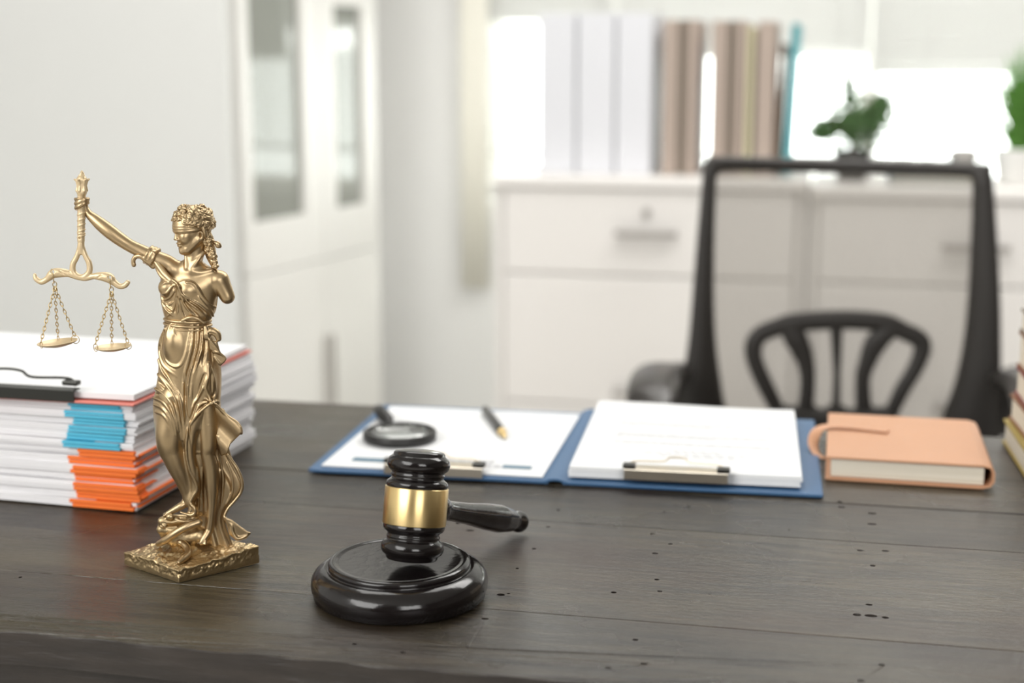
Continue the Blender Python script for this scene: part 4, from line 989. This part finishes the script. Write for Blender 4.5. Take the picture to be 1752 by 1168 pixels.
# ---- robe
def build_robe(body):
    lo, hi = box_of(218, 414, 440, 945, -44, 40); s = Vol(lo, hi, 1.15)
    # bodice: the torso, thickened, cut at the neckline
    s.loft([(458, 274, 340, 0, 20), (464, 273, 356, 0, 25), (474, 275, 368, 0, 26), (490, 274, 374, -1, 27.5), (505, 274.5, 373, -1, 27.5), (518, 276, 372, -1, 27), (532, 279, 369, -1, 26), (543, 282, 363, -1, 25), (552, 284, 358, -1, 24.5)], 1)
    s.ell(Q(288, 492, -17), (16.5, 15, 16.5), 4); s.ell(Q(321, 497, -17), (19, 16, 17), 5)
    px, py = proj_px(s.ax[0][:, None, None], s.ax[1][None, :, None], s.ax[2][None, None, :])
    nx = [240, 262, 272, 280, 292, 304, 314, 324, 334, 342, 350, 360, 368, 376, 400]; ny = [455, 458, 461, 467, 476, 483, 479, 478, 482, 491, 506, 520, 525, 524, 522]
    cutn = (np.interp(px + 0 * py, nx, ny) - py) * .8; yy = s.ax[1][None, :, None]
    cutn = np.minimum(cutn, np.where(yy > 4, 480 - py, 99) + 0 * px)                                             # the back sits lower
    s.D = np.maximum(s.D, cutn.astype(np.float32)); s.D = np.minimum(s.D, 30)
    s.line([(266, 448, -12, 3.6), (273, 458, -17, 4.0), (281, 469, -22, 4.2), (292, 480, -28, 3.4)], 3); s.line([(266, 452, -12, 3), (271, 464, -17, 3.2), (278, 474, -22, 3.4), (290, 483, -28, 2.6)], 1.5); s.line([(270, 446, -12, 2.6), (279, 460, -19, 2.8), (290, 474, -26, 2.6), (302, 484, -31, 2.2)], 1.5)                                    # shoulder strap
    s.line([(262, 432, -14, 4), (257, 446, -14, 4.2), (261, 455, -8, 4.2)], 2)                                      # gathered sleeve band on the arm
    for a in (0, 1, 2):
        th = np.linspace(0, 2 * math.pi, 22); c = Q(265 - a * 5.5, 440.5 - a * 2.6, -2); e1 = np.array([.46, 0, .89]) * (15.2 - a * .4); e2 = np.array([0, 15.0 - a * .3, 0])
        s.chain(np.array([c + e1 * math.cos(t) + e2 * math.sin(t) + np.array([.5 * math.sin(3 * t + a), 0, 0]) for t in th]), 2.7, 1.6)
    s.line([(262, 456, -10, 4), (250, 445, -13, 4.6), (240, 438, -13, 4.4), (231, 440, -12, 3.8), (228, 447, -12, 3.6), (229, 453, -12, 3.8)], 2)
    # skirt
    def fold(a, z): return 0.9 * np.sin(a * 17 + z * .03) * np.clip((a > 0) * 1.0, 0, 1)
    s.loft([(548, 285, 357, -1, 25), (556, 283, 359, -1, 25.5), (572, 279, 364, -1, 28), (592, 275, 371, -1, 30), (612, 272, 375, 0, 31), (640, 270.5, 378, 0, 31), (668, 266, 378, -1, 31), (690, 262, 377, -1, 32), (712, 263, 378, 0, 32), (735, 265, 378, 1, 30), (752, 269, 378, 3, 26), (765, 276, 376, 5, 20)], 3, fold=fold)
    # the open front below the right knee knot
    s.line([(357, 716, -34, 8), (356, 745, -34, 11), (356, 775, -32, 10)], 6, 'sub')
    s.line([(342, 745, -30, 7), (340, 775, -28, 8), (340, 800, -26, 8)], 6, 'sub')
    # hanging cloth behind the legs
    s.loft([(700, 296, 384, 12, 17), (740, 290, 389, 13, 17), (770, 300, 391, 14, 16), (800, 312, 403, 13, 15), (818, 318, 411, 12, 14), (834, 322, 414, 11, 13.5), (852, 326, 407, 10, 13), (868, 330, 393, 9, 12.5), (884, 333, 385, 9, 12.5), (900, 333, 386, 9, 13), (918, 330, 392, 9, 14), (934, 324, 398, 9, 15)], 4,
           fold=lambda a, z: 1.7 * np.sin(a * 9 + z * .035))
    s.patch([(384, 884), (397, 889), (410, 899), (427, 911), (421, 921), (405, 925), (392, 914)], lambda x, y: -11 + .16 * (x - 395), 3.4, 4)
    s.line([(346, 752, -8, 11), (343, 790, -3, 11), (341, 830, 1, 10), (341, 870, 2, 9)], 8)
    # flying corner at the right
    s.patch([(360, 688), (374, 697), (390, 712), (405, 722), (412, 731), (413, 741), (404, 750), (394, 760), (389, 776), (378, 780), (366, 740)], lambda x, y: -12 - .30 * (x - 370) + 3.0 * np.sin((x - y) * .12), 2.2, 3)
    s.line([(362, 690, -28, 2.8), (375, 698, -22, 2.8), (390, 712, -20, 2.6), (405, 722, -22, 2.4), (412, 732, -23, 2.4), (413, 741, -24, 2.6)], 1.2)
    s.line([(389, 778, -6, 2.4), (398, 790, -4, 3), (408, 806, -4, 3), (414.5, 826, -4, 3), (412, 842, -4, 2.8), (402, 856, -6, 2.6), (390, 870, -9, 2.6), (384, 884, -11, 2.8), (389, 892, -12, 3), (396, 898, -13, 3), (398, 910, -14, 3), (406, 921, -14, 3), (418, 918, -10, 3), (427, 912, -6, 2.4)], 2.0)
    # front cloth over the left leg, ending in the curling hem
    s.line([(303, 688, -7, 31), (297, 715, -9, 29), (293, 740, -11, 26), (293, 762, -13, 22.5), (300, 785, -12, 19.5), (308, 806, -10, 16.5), (317, 828, -8, 12), (321, 848, -7, 9), (321, 860, -7, 7.5)], 5)
    s.line([(340, 704, -22, 8), (330, 725, -24, 8.5), (325, 750, -23, 8.5), (325, 775, -21, 8), (329, 800, -18, 8), (334, 822, -15, 8), (334, 840, -14, 7.5), (327, 858, -14, 6), (329, 870, -16, 6.5), (324, 877, -17, 4)], 7)
    s.line([(362, 689, -33, 2.6), (350, 698, -33, 2.4), (337, 710, -32.5, 2.4), (325, 727, -32.5, 2.4), (320, 745, -32, 2.3), (318.5, 765, -30.5, 2.3), (320, 785, -28, 2.3), (325, 806, -25, 2.4), (334, 824, -22, 2.6), (337, 838, -21, 2.6), (330, 850, -20, 2.6), (326, 860, -20, 2.8), (332, 868, -22, 3.2), (334, 876, -22, 3.4), (328, 881, -23, 3.2), (318, 879, -22, 2.4), (309, 876, -21, 1.8)], 1.6)
    # big smooth bulge of the front hip and the drape round it
    s.ell(Q(299, 588, -17), (19, 17, 33), 5)
    s.ell(Q(290, 745, -20), (19, 16, 30), 9); s.ell(Q(350, 650, -19), (17, 13, 34), 8)
    R_ = s.ridge
    # ---- folds of the skirt
    R_([(296, 552), (285, 562), (278, 580), (277, 600), (283, 616), (296, 626), (309, 624), (318, 606), (323, 580), (327, 556)], 2.6, .8)
    R_([(282, 562), (273.5, 585), (273, 605), (279, 624), (292, 636), (304, 644)], 2.4, .4)
    R_([(291, 556), (286, 570), (287, 582)], 1.5, .2); R_([(300, 554), (297, 566), (301, 576)], 1.5, .2)
    R_([(330, 556), (330, 580), (325, 606), (319, 630), (315, 655), (314, 680)], 2.6, .8); R_([(340, 557), (339, 580), (333, 606), (326, 632), (321, 658), (321, 690), (322, 716)], 2.6, .8)
    R_([(347, 557), (346, 578), (341, 604), (334, 630), (328, 652)], 2.2, .3); R_([(357, 620), (356, 640), (352, 660)], 1.6, .2)
    R_([(271, 615), (279, 636), (292, 652), (303, 672), (310, 698), (315, 728), (316, 760)], 2.8, .9)
    R_([(270, 640), (283, 656), (296, 676), (304, 700), (309, 726), (312, 752)], 2.8, .9)
    R_([(265, 664), (280, 674), (293, 690), (301, 712), (305, 738)], 2.6, .8)
    R_([(262, 680), (277, 686), (289, 700), (297, 718), (302, 744)], 2.4, .8)
    R_([(263, 692), (275, 696), (286, 708), (293, 724), (298, 744)], 2.2, .7); R_([(265, 704), (277, 708), (286, 718), (292, 734)], 2.0, .5)
    R_([(345, 598), (336, 625), (330, 650), (327, 678), (327, 705)], 2.2, .5)
    R_([(348, 662), (340, 676), (331, 694), (327, 712)], 2.4, .7); R_([(356, 688), (345, 690), (336, 700), (330, 716)], 2.2, .6)
    R_([(362, 689), (352, 682), (345, 684)], 1.6, .6); R_([(362, 689), (355, 672), (352, 662), (356, 646), (361, 632)], 1.9, .6); R_([(363, 689), (369, 672), (367, 652), (361, 632)], 2.0, .6); R_([(363, 689), (370, 686), (376, 688)], 1.8, .5); R_([(363, 691), (370, 692), (375, 698)], 1.8, .5)
    pass
    for g in ([(315, 640), (317, 670), (318, 700), (324, 735), (328, 770)], [(322, 632), (318, 660), (317, 690)], [(280, 566), (275, 590), (276, 606), (284, 622), (300, 632)], [(275, 626), (288, 646), (300, 668), (307, 696), (312, 730)], [(270, 652), (285, 666), (298, 688), (305, 716)], [(334, 566), (334, 590), (328, 616), (321, 640)], [(343, 566), (342, 590), (336, 614), (330, 636)],
              [(264, 673), (279, 680), (291, 695), (299, 720)], [(336, 690), (328, 712), (322, 724)], [(350, 640), (342, 662), (334, 684)], [(362, 640), (362, 660), (363, 676)], [(352, 570), (351, 600), (346, 626)], [(358, 576), (362, 600), (364, 630)]):
        R_(g, 2.3, 0, 1.6, 'sub')
    # folds of the bodice, gathered at the clasp
    kx, ky = 304, 487
    for g in ([(kx, ky), (294, 484), (282, 484), (275, 490)], [(kx, ky), (295, 489), (286, 500), (276, 503)], [(kx, ky), (298, 497), (290, 509), (279, 514)], [(kx, ky), (300, 504), (294, 518), (282, 524)], [(kx, ky), (302, 506), (299, 524), (292, 536), (286, 541)],
              [(kx, ky), (304, 510), (304, 530), (302, 543)], [(kx, ky), (307, 508), (311, 528), (316, 545)], [(kx, ky), (310, 506), (318, 524), (330, 540)], [(kx, ky), (312, 504), (324, 518), (340, 530), (352, 543)], [(311, 504), (324, 512), (342, 522), (356, 534), (362, 544)],
              [(318, 483), (330, 485), (338, 494), (347, 508), (359, 520), (370, 526)], [(338, 506), (350, 521), (362, 533), (366, 542)], [(276, 508), (282, 520), (292, 528), (300, 536)], [(277, 518), (285, 530), (298, 542)]):
        R_(g, 2.0, 1.1, .9)
    for g in ([(300, 500), (296, 512), (286, 519)], [(303, 508), (301, 526), (296, 538)], [(308, 512), (313, 530), (320, 544)], [(316, 516), (328, 530), (342, 543)], [(322, 513), (340, 525), (355, 540)], [(277, 512), (284, 526), (294, 534)]): R_(g, 1.9, 0, 1.0, 'sub')
    s.ell(Q(304, 487, -31), (3.4, 3.0, 3.4), 1.2); s.ell(Q(362.5, 689.5, -33), (4.2, 3.6, 3.6), 1.2)
    # back cloth: folds
    for g in ([(372, 745), (376, 780), (382, 820), (378, 870)], [(388, 790), (397, 815), (398, 840), (388, 862)], [(346, 800), (345, 840), (347, 880)], [(337, 800), (340, 840), (339, 880)]): R_(g, 2.2, .6)
    return s
robe = build_robe(fig); robe.mesh('robe', M['gold'], statue, keep=300)

# ---- girdle with its bow and hanging ends
s = Vol(*box_of(278, 536, 396, 630, -46, 32), 1.0)
rim = lambda py, l, r, ry, rr, dz=0.0: s.chain(np.array([Q((l + r) / 2, py, 0) + np.array([(r - l) / 2 * math.cos(t), ry * math.sin(t), 3.2 * math.sin(t) * 0 + dz - 2.0 * math.cos(t)]) for t in np.linspace(0, 2 * math.pi, 60)]), rr, 1)
rim(549, 283.5, 359, 27.5, 2.8, 2.4); rim(554, 283, 360, 28, 2.6, 0.0); rim(558.5, 283.5, 360, 28, 1.8, -1.5)
s.line([(312, 548, -28, 2.6), (325, 543, -29, 3), (338, 545, -28, 3), (349, 552, -25, 2.6)], 1.5)
s.ell(Q(354, 573, -24), (7, 6, 9), 2)
s.line([(352, 560, -24, 4), (353, 572, -26, 4.5)], 2); s.line([(354, 572, -24, 4), (362, 566, -22, 6.2), (371, 571, -20, 6.4), (374, 579, -20, 5)], 2)
s.patch([(356, 577), (362, 582), (372, 584), (377, 602), (374, 606), (366, 602), (359, 597), (358, 588)], lambda x, y: -24 + .3 * (x - 365), 3, 2)
s.patch([(361, 596), (372, 600), (378, 603), (386, 610), (388, 614), (384, 620), (376, 626), (367, 614)], lambda x, y: -19 + .2 * (x - 370), 3.6, 2)
s.ridge([(358, 580), (366, 590), (376, 602)], 1.6, .4); s.ridge([(364, 602), (374, 603), (385, 611)], 1.8, .6); s.ridge([(366, 610), (372, 618), (378, 624)], 1.5, .4)
s.ridge([(357, 570), (366, 571), (372, 575)], 1.1, 0, 1, 'sub')
s.mesh('girdle', M['gold'], statue, keep=400)

# ---- blindfold
s = Vol(HC - 48, HC + 48, 0.85)
s.ell(hp_(0, 0, 2), (33.4, 26.2, 34.6), 0, R=HR)
X, Y, Z = s.ax[0][:, None, None] - HC[0], s.ax[1][None, :, None] - HC[1], s.ax[2][None, None, :] - HC[2]
a = X * fw[0] + Y * fw[1] + Z * fw[2]; b = X * sd_[0] + Y * sd_[1] + Z * sd_[2]; c = X * hu[0] + Y * hu[1] + Z * hu[2]
mid = 5.0 - (30 - a) * .06
s.D = np.maximum(s.D, np.abs(c - mid) - (11.5 - (30 - a) * .08)).astype(np.float32)
inner_ = ((np.sqrt((a / 28) ** 2 + (b / 21) ** 2 + ((c - 2) / 30) ** 2) - 1) * 21); s.D = np.maximum(s.D, -inner_).astype(np.float32)
for off, r_ in ((-7.2, 2.2), (-2.6, 2.0), (1.6, 1.7)):
    pts = [hp_(math.cos(t) * 31.9 * math.sqrt(1 - ((3 + off) / 34.6) ** 2), math.sin(t) * 25.0 * math.sqrt(1 - ((3 + off) / 34.6) ** 2), 5 + off * (1 - abs(t) * .10) - (1 - math.cos(t)) * 1.2) for t in np.linspace(-1.9, 1.9, 50)]
    s.chain(pts, r_, .8)
s.mesh('blindfold', M['gold'], statue)

# ---- hair
s = Vol(Q(288, 342, 0) * [1, 0, 0] + [0, -46, Q(330, 476, 0)[2]], Q(384, 342, 0) * [1, 0, 0] + [0, 44, Q(330, 342, 0)[2] + 6], 0.85)
s.ell(hp_(-4, 0, 5), (31, 27, 31), 0, R=HR)
X, Y, Z = s.ax[0][:, None, None] - HC[0], s.ax[1][None, :, None] - HC[1], s.ax[2][None, None, :] - HC[2]
a = X * fw[0] + Y * fw[1] + Z * fw[2]; c = X * hu[0] + Y * hu[1] + Z * hu[2]
s.D = np.maximum(s.D, np.minimum(a - 2 + 0 * c, (18 - c) + 0 * a)).astype(np.float32) if False else np.maximum(s.D, -(np.maximum((c - 17) - .10 * (a - 10), (-2 - a)))).astype(np.float32)
rnd = random.Random(21)
def curl(c0, n_, rr, tr, turns=1.15):
    """a spiral lock lying on the head"""
    n_ = n_ / np.linalg.norm(n_); e1 = np.cross(n_, [rnd.uniform(-1, 1), rnd.uniform(-1, 1), rnd.uniform(-1, 1)]); e1 /= np.linalg.norm(e1); e2 = np.cross(n_, e1); ph = rnd.uniform(0, 6.28); sg = rnd.choice((-1, 1))
    P = [c0 + (e1 * math.cos(ph + sg * t) + e2 * math.sin(ph + sg * t)) * rr * (.2 + .8 * t / (turns * 6.28)) + n_ * (2.0 * (1 - t / (turns * 6.28))) for t in np.linspace(0, turns * 6.28, 17)]
    s.chain(np.array(P), np.linspace(tr, tr * .75, 17), .5)
def scalp(t, h_, out=0.0):
    k_ = math.sqrt(max(0.04, 1 - ((h_ - 5) / 34) ** 2)); return hp_((33 + out) * k_ * math.cos(t) - 3, (28 + out) * k_ * math.sin(t), h_)
for row, (h0, n_) in enumerate(((19, 11), (26, 9), (33, 6))):        # curls piled above the blindfold
    for i in range(n_):
        t = -1.7 + 3.4 * (i + .5 * (row % 2)) / (n_ - 1) + rnd.uniform(-.07, .07); h_ = h0 + rnd.uniform(-2, 2); p = scalp(t, h_, .5)
        curl(p, (p - HC) + hu * 6, rnd.uniform(5.0, 6.6), rnd.uniform(2.2, 2.8))
for i in range(22):                                                   # thick waved locks swept back over the crown and sides
    q0 = i / 21; t0 = .75 + .5 * rnd.random() if i % 2 else -1.1 - .6 * rnd.random(); z0 = 4 + 30 * ((i * 7) % 22) / 22; sg = 1 if t0 > 0 else -1; P = []
    for q in np.linspace(0, 1, 15):
        tt = t0 + sg * q * 1.9; zz_ = z0 - q * 12 + 2.6 * math.sin(q * 10 + i * 1.3); P.append(scalp(tt, zz_, .6))
    s.chain(np.array(P), 3.4 * np.clip(np.sin(np.linspace(.25, 2.9, 15)) * 1.3, .5, 1), .6)
for i in range(7):
    t = .75 + .16 * i; p = scalp(t, 15 - 1.6 * i + rnd.uniform(-1, 1), 2.5); curl(p, p - HC, rnd.uniform(4.4, 5.6), 2.3)
for i in range(16):
    t = rnd.uniform(1.0, 3.3); p = scalp(t, rnd.uniform(-2, 33), 1.5); curl(p, p - HC, rnd.uniform(4.2, 5.6), rnd.uniform(1.9, 2.5))
s.line([(347, 398, 2, 10), (354, 408, 4, 11), (358, 422, 4, 10), (361, 436, 2, 9), (365, 448, 0, 7), (368, 457, -2, 4.5)], 4)   # gathered tail
s.line([(345, 384, -20, 3.4), (350, 396, -20, 3.2), (352, 404, -16, 3.0)], 1)
for k in range(9):
    q = k / 8; cx_, cy_ = 348 + 20 * q, 396 + 58 * q; rr = 9.5 - 4.5 * q
    for dx_ in (-1, 1):
        p = Q(cx_ + dx_ * rr * .55 + rnd.uniform(-1, 1), cy_ + rnd.uniform(-2, 2), -6 - rnd.uniform(0, 3) + 4 * q * 0); curl(p, np.array([dx_ * .4, -1, rnd.uniform(-.2, .4)]), rnd.uniform(4.6, 5.8) * (1 - .3 * q), rnd.uniform(1.6, 2.0), 1.5)
s.line([(362, 412, 0, 3), (368, 415, -2, 3.2), (373, 417, -3, 4), (376, 421, -2, 3.4)], 1.2); s.ell(Q(373, 420, -3), (4.6, 4, 4.4), 1)
s.mesh('hair', M['gold'], statue, keep=300)

# ---- plinth: rough rock on a square foot
gp = [onz(213, 967), onz(306, 998), onz(444, 964)]; gp = [np.array(p[:2]) for p in gp]; pB = gp[0] + gp[2] - gp[1]
cor = [(p - SO[:2]) / U for p in (gp[1], gp[2], pB, gp[0])]           # front, right, back, left
from mathutils import noise as mnoise
def rough(x, y, z=0.0): return 2.4 * mnoise.noise(Vector((x * .07, y * .07, z * .07 + 3))) + 1.2 * mnoise.noise(Vector((x * .17, y * .17, z * .17))) + .8 * mnoise.noise(Vector((x * .42, y * .42, z * .42 + 9)))
def ptop(a, b):
    p = cor[0] * (1 - a) * (1 - b) + cor[1] * a * (1 - b) + cor[2] * a * b + cor[3] * (1 - a) * b
    h = 23 + 9 * math.exp(-((a - 1) ** 2 + b ** 2) / .16)
    h += 19 * math.exp(-((a - .50) ** 2 + (b - .58) ** 2) / .11) + 7 * math.exp(-((a - .80) ** 2 + (b - .70) ** 2) / .05) + rough(p[0], p[1]) * 1.25
    return p, h
Minv = np.linalg.inv(np.stack([cor[1] - cor[0], cor[3] - cor[0]], 1))
def on_plinth(px, py, lift):
    h = 30.0
    for _ in range(12):
        p = ground(px, py, h + lift); ab = np.clip(Minv @ (p[:2] - cor[0]), 0, 1); h = h * .4 + .6 * ptop(*ab)[1]
    return ground(px, py, h + lift)
def ground(px, py, h): return (onz(px, py, SO[2] + h * U) - SO) / U
NG = 110; v = []; f = []
for j in range(NG + 1):
    for i in range(NG + 1):
        a, b = i / NG, j / NG; p, h = ptop(a, b); ed_ = min(a, b, 1 - a, 1 - b)
        v.append((p[0] * U, p[1] * U, (h - max(0, .02 - ed_) * 90) * U))
for j in range(NG):
    for i in range(NG): k = j * (NG + 1) + i; f.append((k, k + 1, k + NG + 2, k + NG + 1))
ringi = [i for i in range(NG + 1)] + [j * (NG + 1) + NG for j in range(1, NG + 1)] + [NG * (NG + 1) + i for i in range(NG - 1, -1, -1)] + [j * (NG + 1) for j in range(NG - 1, 0, -1)]
prev = ringi; NS = 16; cen = sum(cor) / 4
for q in range(1, NS + 1):
    cur_ = []
    for n_i, ii in enumerate(ringi):
        x, y, z = v[ii]; t = q / NS; rock = math.sin(min(1, t * 1.5) * math.pi) if t < .66 else 0; x_, y_ = x / U, y / U
        ou = np.array([x_, y_]) - cen; ou /= np.linalg.norm(ou); dd = rock * (1.2 * rough(x_ * 1.5, y_ * 1.5, z / U * (1 - t) * 1.5) - .9) - (1.4 if q == NS else 0)
        zb = z * (1 - t); zb = max(zb, 0) if q == NS else max(zb, 1.2 * U)
        v.append((x + ou[0] * dd * U, y + ou[1] * dd * U, zb)); cur_.append(len(v) - 1)
    K = len(ringi)
    for n_i in range(K): f.append((prev[(n_i + 1) % K], prev[n_i], cur_[n_i], cur_[(n_i + 1) % K]))
    prev = cur_
f.append(tuple(prev))
pyd('plinth', v, f, M['goldrough'], statue, smooth=True)
# ---- snake, book and rock under the feet
def ground(px, py, h): return (onz(px, py, SO[2] + h * U) - SO) / U
s = Vol(*box_of(262, 872, 356, 985, -75, 30), 1.1)
P = catmull(QL([(340, 893, -20), (324, 899, -26), (308, 907, -29), (294, 916, -29), (281, 925, -24), (271, 930, -12)]), 8); s.chain(P, np.interp(np.linspace(0, 1, len(P)), [0, .8, 1], [7, 6.6, 5]), 1.5)
P = catmull(np.array([on_plinth(a_, b_, l_) for a_, b_, l_ in ((292, 921, 0), (303, 924, 6), (314, 930, 6), (322, 939, 6), (321, 948, 6), (314, 955, 5), (306, 962, 3))]), 8); s.chain(P, np.interp(np.linspace(0, 1, len(P)), [0, .6, .85, 1], [6, 6, 6.6, 3.2]), 1.5)
s.mesh('snake', M['gold'], statue, keep=50)
s = Vol(*box_of(250, 866, 380, 965, -52, 44), 1.1)
pa = Q(287, 886, -16); pbk = Q(326, 884, 2)
s.chain([Q(278, 891, -17), Q(294, 889, -14), Q(330, 892, 0)], [8, 9.5, 12], 3); s.chain([Q(277, 905, -16), Q(300, 908, -10), Q(330, 912, 0)], [9, 12, 14], 5)
s.ell(Q(322, 918, 8), (40, 22, 26), 4); s.chain([Q(283, 897, -11), Q(285, 912, -9)], [11, 12], 4); s.chain([Q(298, 922, -10), Q(340, 916, -6)], [13, 16], 6); s.ell(Q(291, 884, -22), (7, 5, 6), 2); s.ell(Q(280, 899, -23), (6, 4, 4), 2); s.ridge([(282, 889), (292, 892), (306, 889)], 1.4, 0, 1, 'sub'); s.ridge([(274, 898), (288, 902), (306, 899)], 1.4, 0, 1, 'sub'); s.ridge([(306, 886), (320, 888), (340, 884)], 1.6, 0, 1, 'sub')
s.mesh('rock', M['goldrough'], statue, keep=50)

# ---- torch handle, loop, beam, chains and pans
def rev(name, px, rows, m, yd=0.0):
    """turned piece round an upright axis: (py, radius, px shift)"""
    v = []; f = []; n = 28
    for py, r, dx in rows:
        c = Q(px + dx, py, yd)
        for i in range(n): t = 2 * math.pi * i / n; v.append((c + np.array([r * math.cos(t), r * math.sin(t), 0])) * U)
    for j in range(len(rows) - 1):
        for i in range(n): f.append(((j + 1) * n + i, (j + 1) * n + (i + 1) % n, j * n + (i + 1) % n, j * n + i))
    f.append(tuple(range(n))); f.append(tuple((len(rows) - 1) * n + i for i in range(n))[::-1])
    return pyd(name, v, f, m, statue, smooth=True)
s = Vol(*box_of(122, 286, 160, 420, -14, 14), 0.7); ax_ = 139.6
s.line([(139.6, 325, 0, 6.6), (139.3, 350, 0, 6.5), (139, 380, 0, 6.3), (138.6, 412, 0, 6.0)], 0)
for k in range(6):                                                    # ribbon wound round the shaft
    P = [Q(139.2, 356 + k * 9.6 - 2.2 * math.cos(t), 0) * [1, 0, 1] + np.array([6.4 * math.cos(t), 6.4 * math.sin(t), 0]) for t in np.linspace(0, 6.28, 26)]; s.chain(np.array(P), .95, .8)
P = [Q(139.2, 399, 0) * [1, 0, 1] + np.array([6.2 * math.cos(t), 6.2 * math.sin(t), 0]) for t in np.linspace(0, 6.28, 26)]; s.chain(np.array(P), 1.0, .8)
s.line([(140, 328, 0, 8.4), (140, 322, 0, 7.4), (140, 312, 0, 7.6), (140, 308, 0, 8.6)], 1.5)
for k in range(6):
    t = k * math.pi / 3 + .3; o = lambda r, py: Q(140, py, 0) * [1, 0, 1] + np.array([r * math.cos(t), r * math.sin(t), 0])
    s.chain([o(7.8, 326), o(6.6, 317), o(8.2, 309), o(11.5, 306.5)], [2.4, 1.8, 2.2, 1.5], 1)
s.chain([Q(140, 308, 0), Q(140, 302, 0), Q(141, 297, 0), Q(140, 292, 0)], [7.4, 5.0, 2.6, 1.0], 1)
for k in range(3):
    P = [Q(140, 307 - q * 13, 0) * [1, 0, 1] + np.array([(7.6 - 6.4 * q) * math.cos(2.1 * k + q * 3), (7.6 - 6.4 * q) * math.sin(2.1 * k + q * 3), 0]) for q in np.linspace(0, 1, 14)]; s.chain(np.array(P), 1.3, .8)
s.ell(Q(136.6, 407, -6), (1.9, 2.6, 2.4), 0, 'sub')
s.mesh('torch_handle', M['palegold'], statue)
s = Vol(*box_of(52, 412, 226, 500, -14, 14), 0.85)
s.line([(138.6, 415, 0, 5.6), (138.6, 424, 0, 5.6), (138.8, 432, 0, 4.2)], 0)
s.line([(136.5, 422, 0, 3.8), (132, 438, 0, 4.3), (125, 452, 0, 4.8), (125.5, 465, 0, 5), (134, 472.5, 0, 4.6), (145, 472.5, 0, 4.6), (153, 464, 0, 5), (152.5, 450, 0, 4.8), (146, 437, 0, 4.3), (141, 422, 0, 3.8)], 1.2)
s.line([(59.5, 470, 0, 2.8), (62, 477, 0, 4.2), (71, 482, 0, 4.8), (81, 477, 0, 5.2), (91, 468, 0, 7.8), (103, 466.5, 0, 7.8), (118, 468, 0, 6), (131, 473, 0, 5), (146, 476, 0, 4.6), (160, 472.5, 0, 5), (173, 472.5, 0, 7.2), (186, 475, 0, 8.6), (194, 482, 0, 6), (204, 489, 0, 5), (213, 488.5, 0, 4.6), (218.5, 483, 0, 4.2)], 1.6)
for a, b in (((100, 461), (110, 470)), ((112, 463), (121, 473)), ((164, 478), (176, 468)), ((155, 478), (164, 470))): s.line([(a[0], a[1], -7, 1.4), (b[0], b[1], -7, 1.2)], 1, 'sub')
for hx, hy in ((90, 465), (187, 474.5)):
    s.chain([Q(hx, hy, -12), Q(hx, hy, 12)], 2.9, .6, 'sub')
s.mesh('balance_beam', M['palegold'], statue)
def link_ring(c, e1, e2, a_, b_, r, n=16):
    P = [c + e1 * a_ * math.cos(t) + e2 * b_ * math.sin(t) for t in np.linspace(0, 2 * math.pi, n, endpoint=False)]; return tube_geo(np.array(P) * U, r * U, 6, True)
def make_chain(p, q):
    p, q = np.array(p, float), np.array(q, float); L = np.linalg.norm(q - p); e = (q - p) / L; n = max(2, int(round(L / 6.6))); st = L / n; mb = MB()
    w = np.cross(e, [0, 1, 0]); w /= np.linalg.norm(w); w2 = np.cross(e, w)
    for i in range(n):
        t = (i + .5) * st; sag = 1.2 * math.sin(math.pi * (i + .5) / n); c_ = p + e * t + np.array([-.3, 0, -.6]) * sag; o = .35 if i % 2 == 0 else 1.25
        mb.add(link_ring(c_, e, w * math.cos(o) + w2 * math.sin(o), st * .66, 2.7, .72))
    return mb.build('chain', M['wire'], statue)
def scale(hole, pc, pr, tilt, rings, ringr):
    h0 = Q(hole[0], hole[1], 0); top_ = Q(hole[0] + 3.5, hole[1] + 17, 0); mb = MB()
    mb.add(link_ring((h0 + top_) / 2 + np.array([-.4, -3, 2]), (top_ - h0) / np.linalg.norm(top_ - h0), np.array([.35, -.94, 0]), 12, 6.4, .8, 22))
    mb.add(link_ring(top_ + np.array([0.5, -2, -4]), np.array([0, 0, 1.0]), np.array([.95, .3, 0]), 4.6, 3.2, .8))
    mb.build('hook', M['wire'], statue); st_ = top_ + np.array([.6, -2, -8])
    c = Q(pc[0], pc[1], 0); tl = np.array([math.cos(tilt), 0, math.sin(tilt)]); nrm = np.array([-math.sin(tilt), 0, math.cos(tilt)]); dy = np.array([0, 1.0, 0])
    prf = [(0, -.22), (.35, -.20), (.7, -.12), (.92, -.035), (1.0, .02), (1.0, .06), (.965, .06), (.9, .0), (.68, -.075), (.35, -.145), (0, -.165)]; v = []; f = []; n = 56
    for r, z_ in prf:
        for i in range(n): t = 2 * math.pi * i / n; v.append((c + tl * r * pr * math.cos(t) + dy * r * pr * math.sin(t) + nrm * z_ * pr) * U)
    for j in range(len(prf) - 1):
        for i in range(n): f.append((j * n + i, j * n + (i + 1) % n, (j + 1) * n + (i + 1) % n, (j + 1) * n + i))
    pan = pyd('pan', v, f, M['palegold'], statue, smooth=True)
    for ang, rr, big in rings:
        e = c + tl * pr * .94 * math.cos(ang) + dy * pr * .94 * math.sin(ang); rc = e + nrm * rr * .45
        g = link_ring(rc, np.array([math.sin(ang), -math.cos(ang), 0]) * .3 + tl * math.cos(ang) * .8 + np.array([.25, 0, 0]), nrm, rr, rr, .6, 24); pyd('ring', g[0], g[1], M['wire'], pan, smooth=True)
        make_chain(st_, rc + nrm * rr * .9)
scale((90, 465), (98.5, 586), 33, math.radians(5), [(math.radians(-3), 7, 1), (math.radians(232), 5.2, 0), (math.radians(105), 4.6, 0)], 7)
scale((187, 474), (193, 594), 29.5, math.radians(2), [(math.radians(-10), 6, 0), (math.radians(205), 6.5, 0), (math.radians(108), 5, 0)], 6)
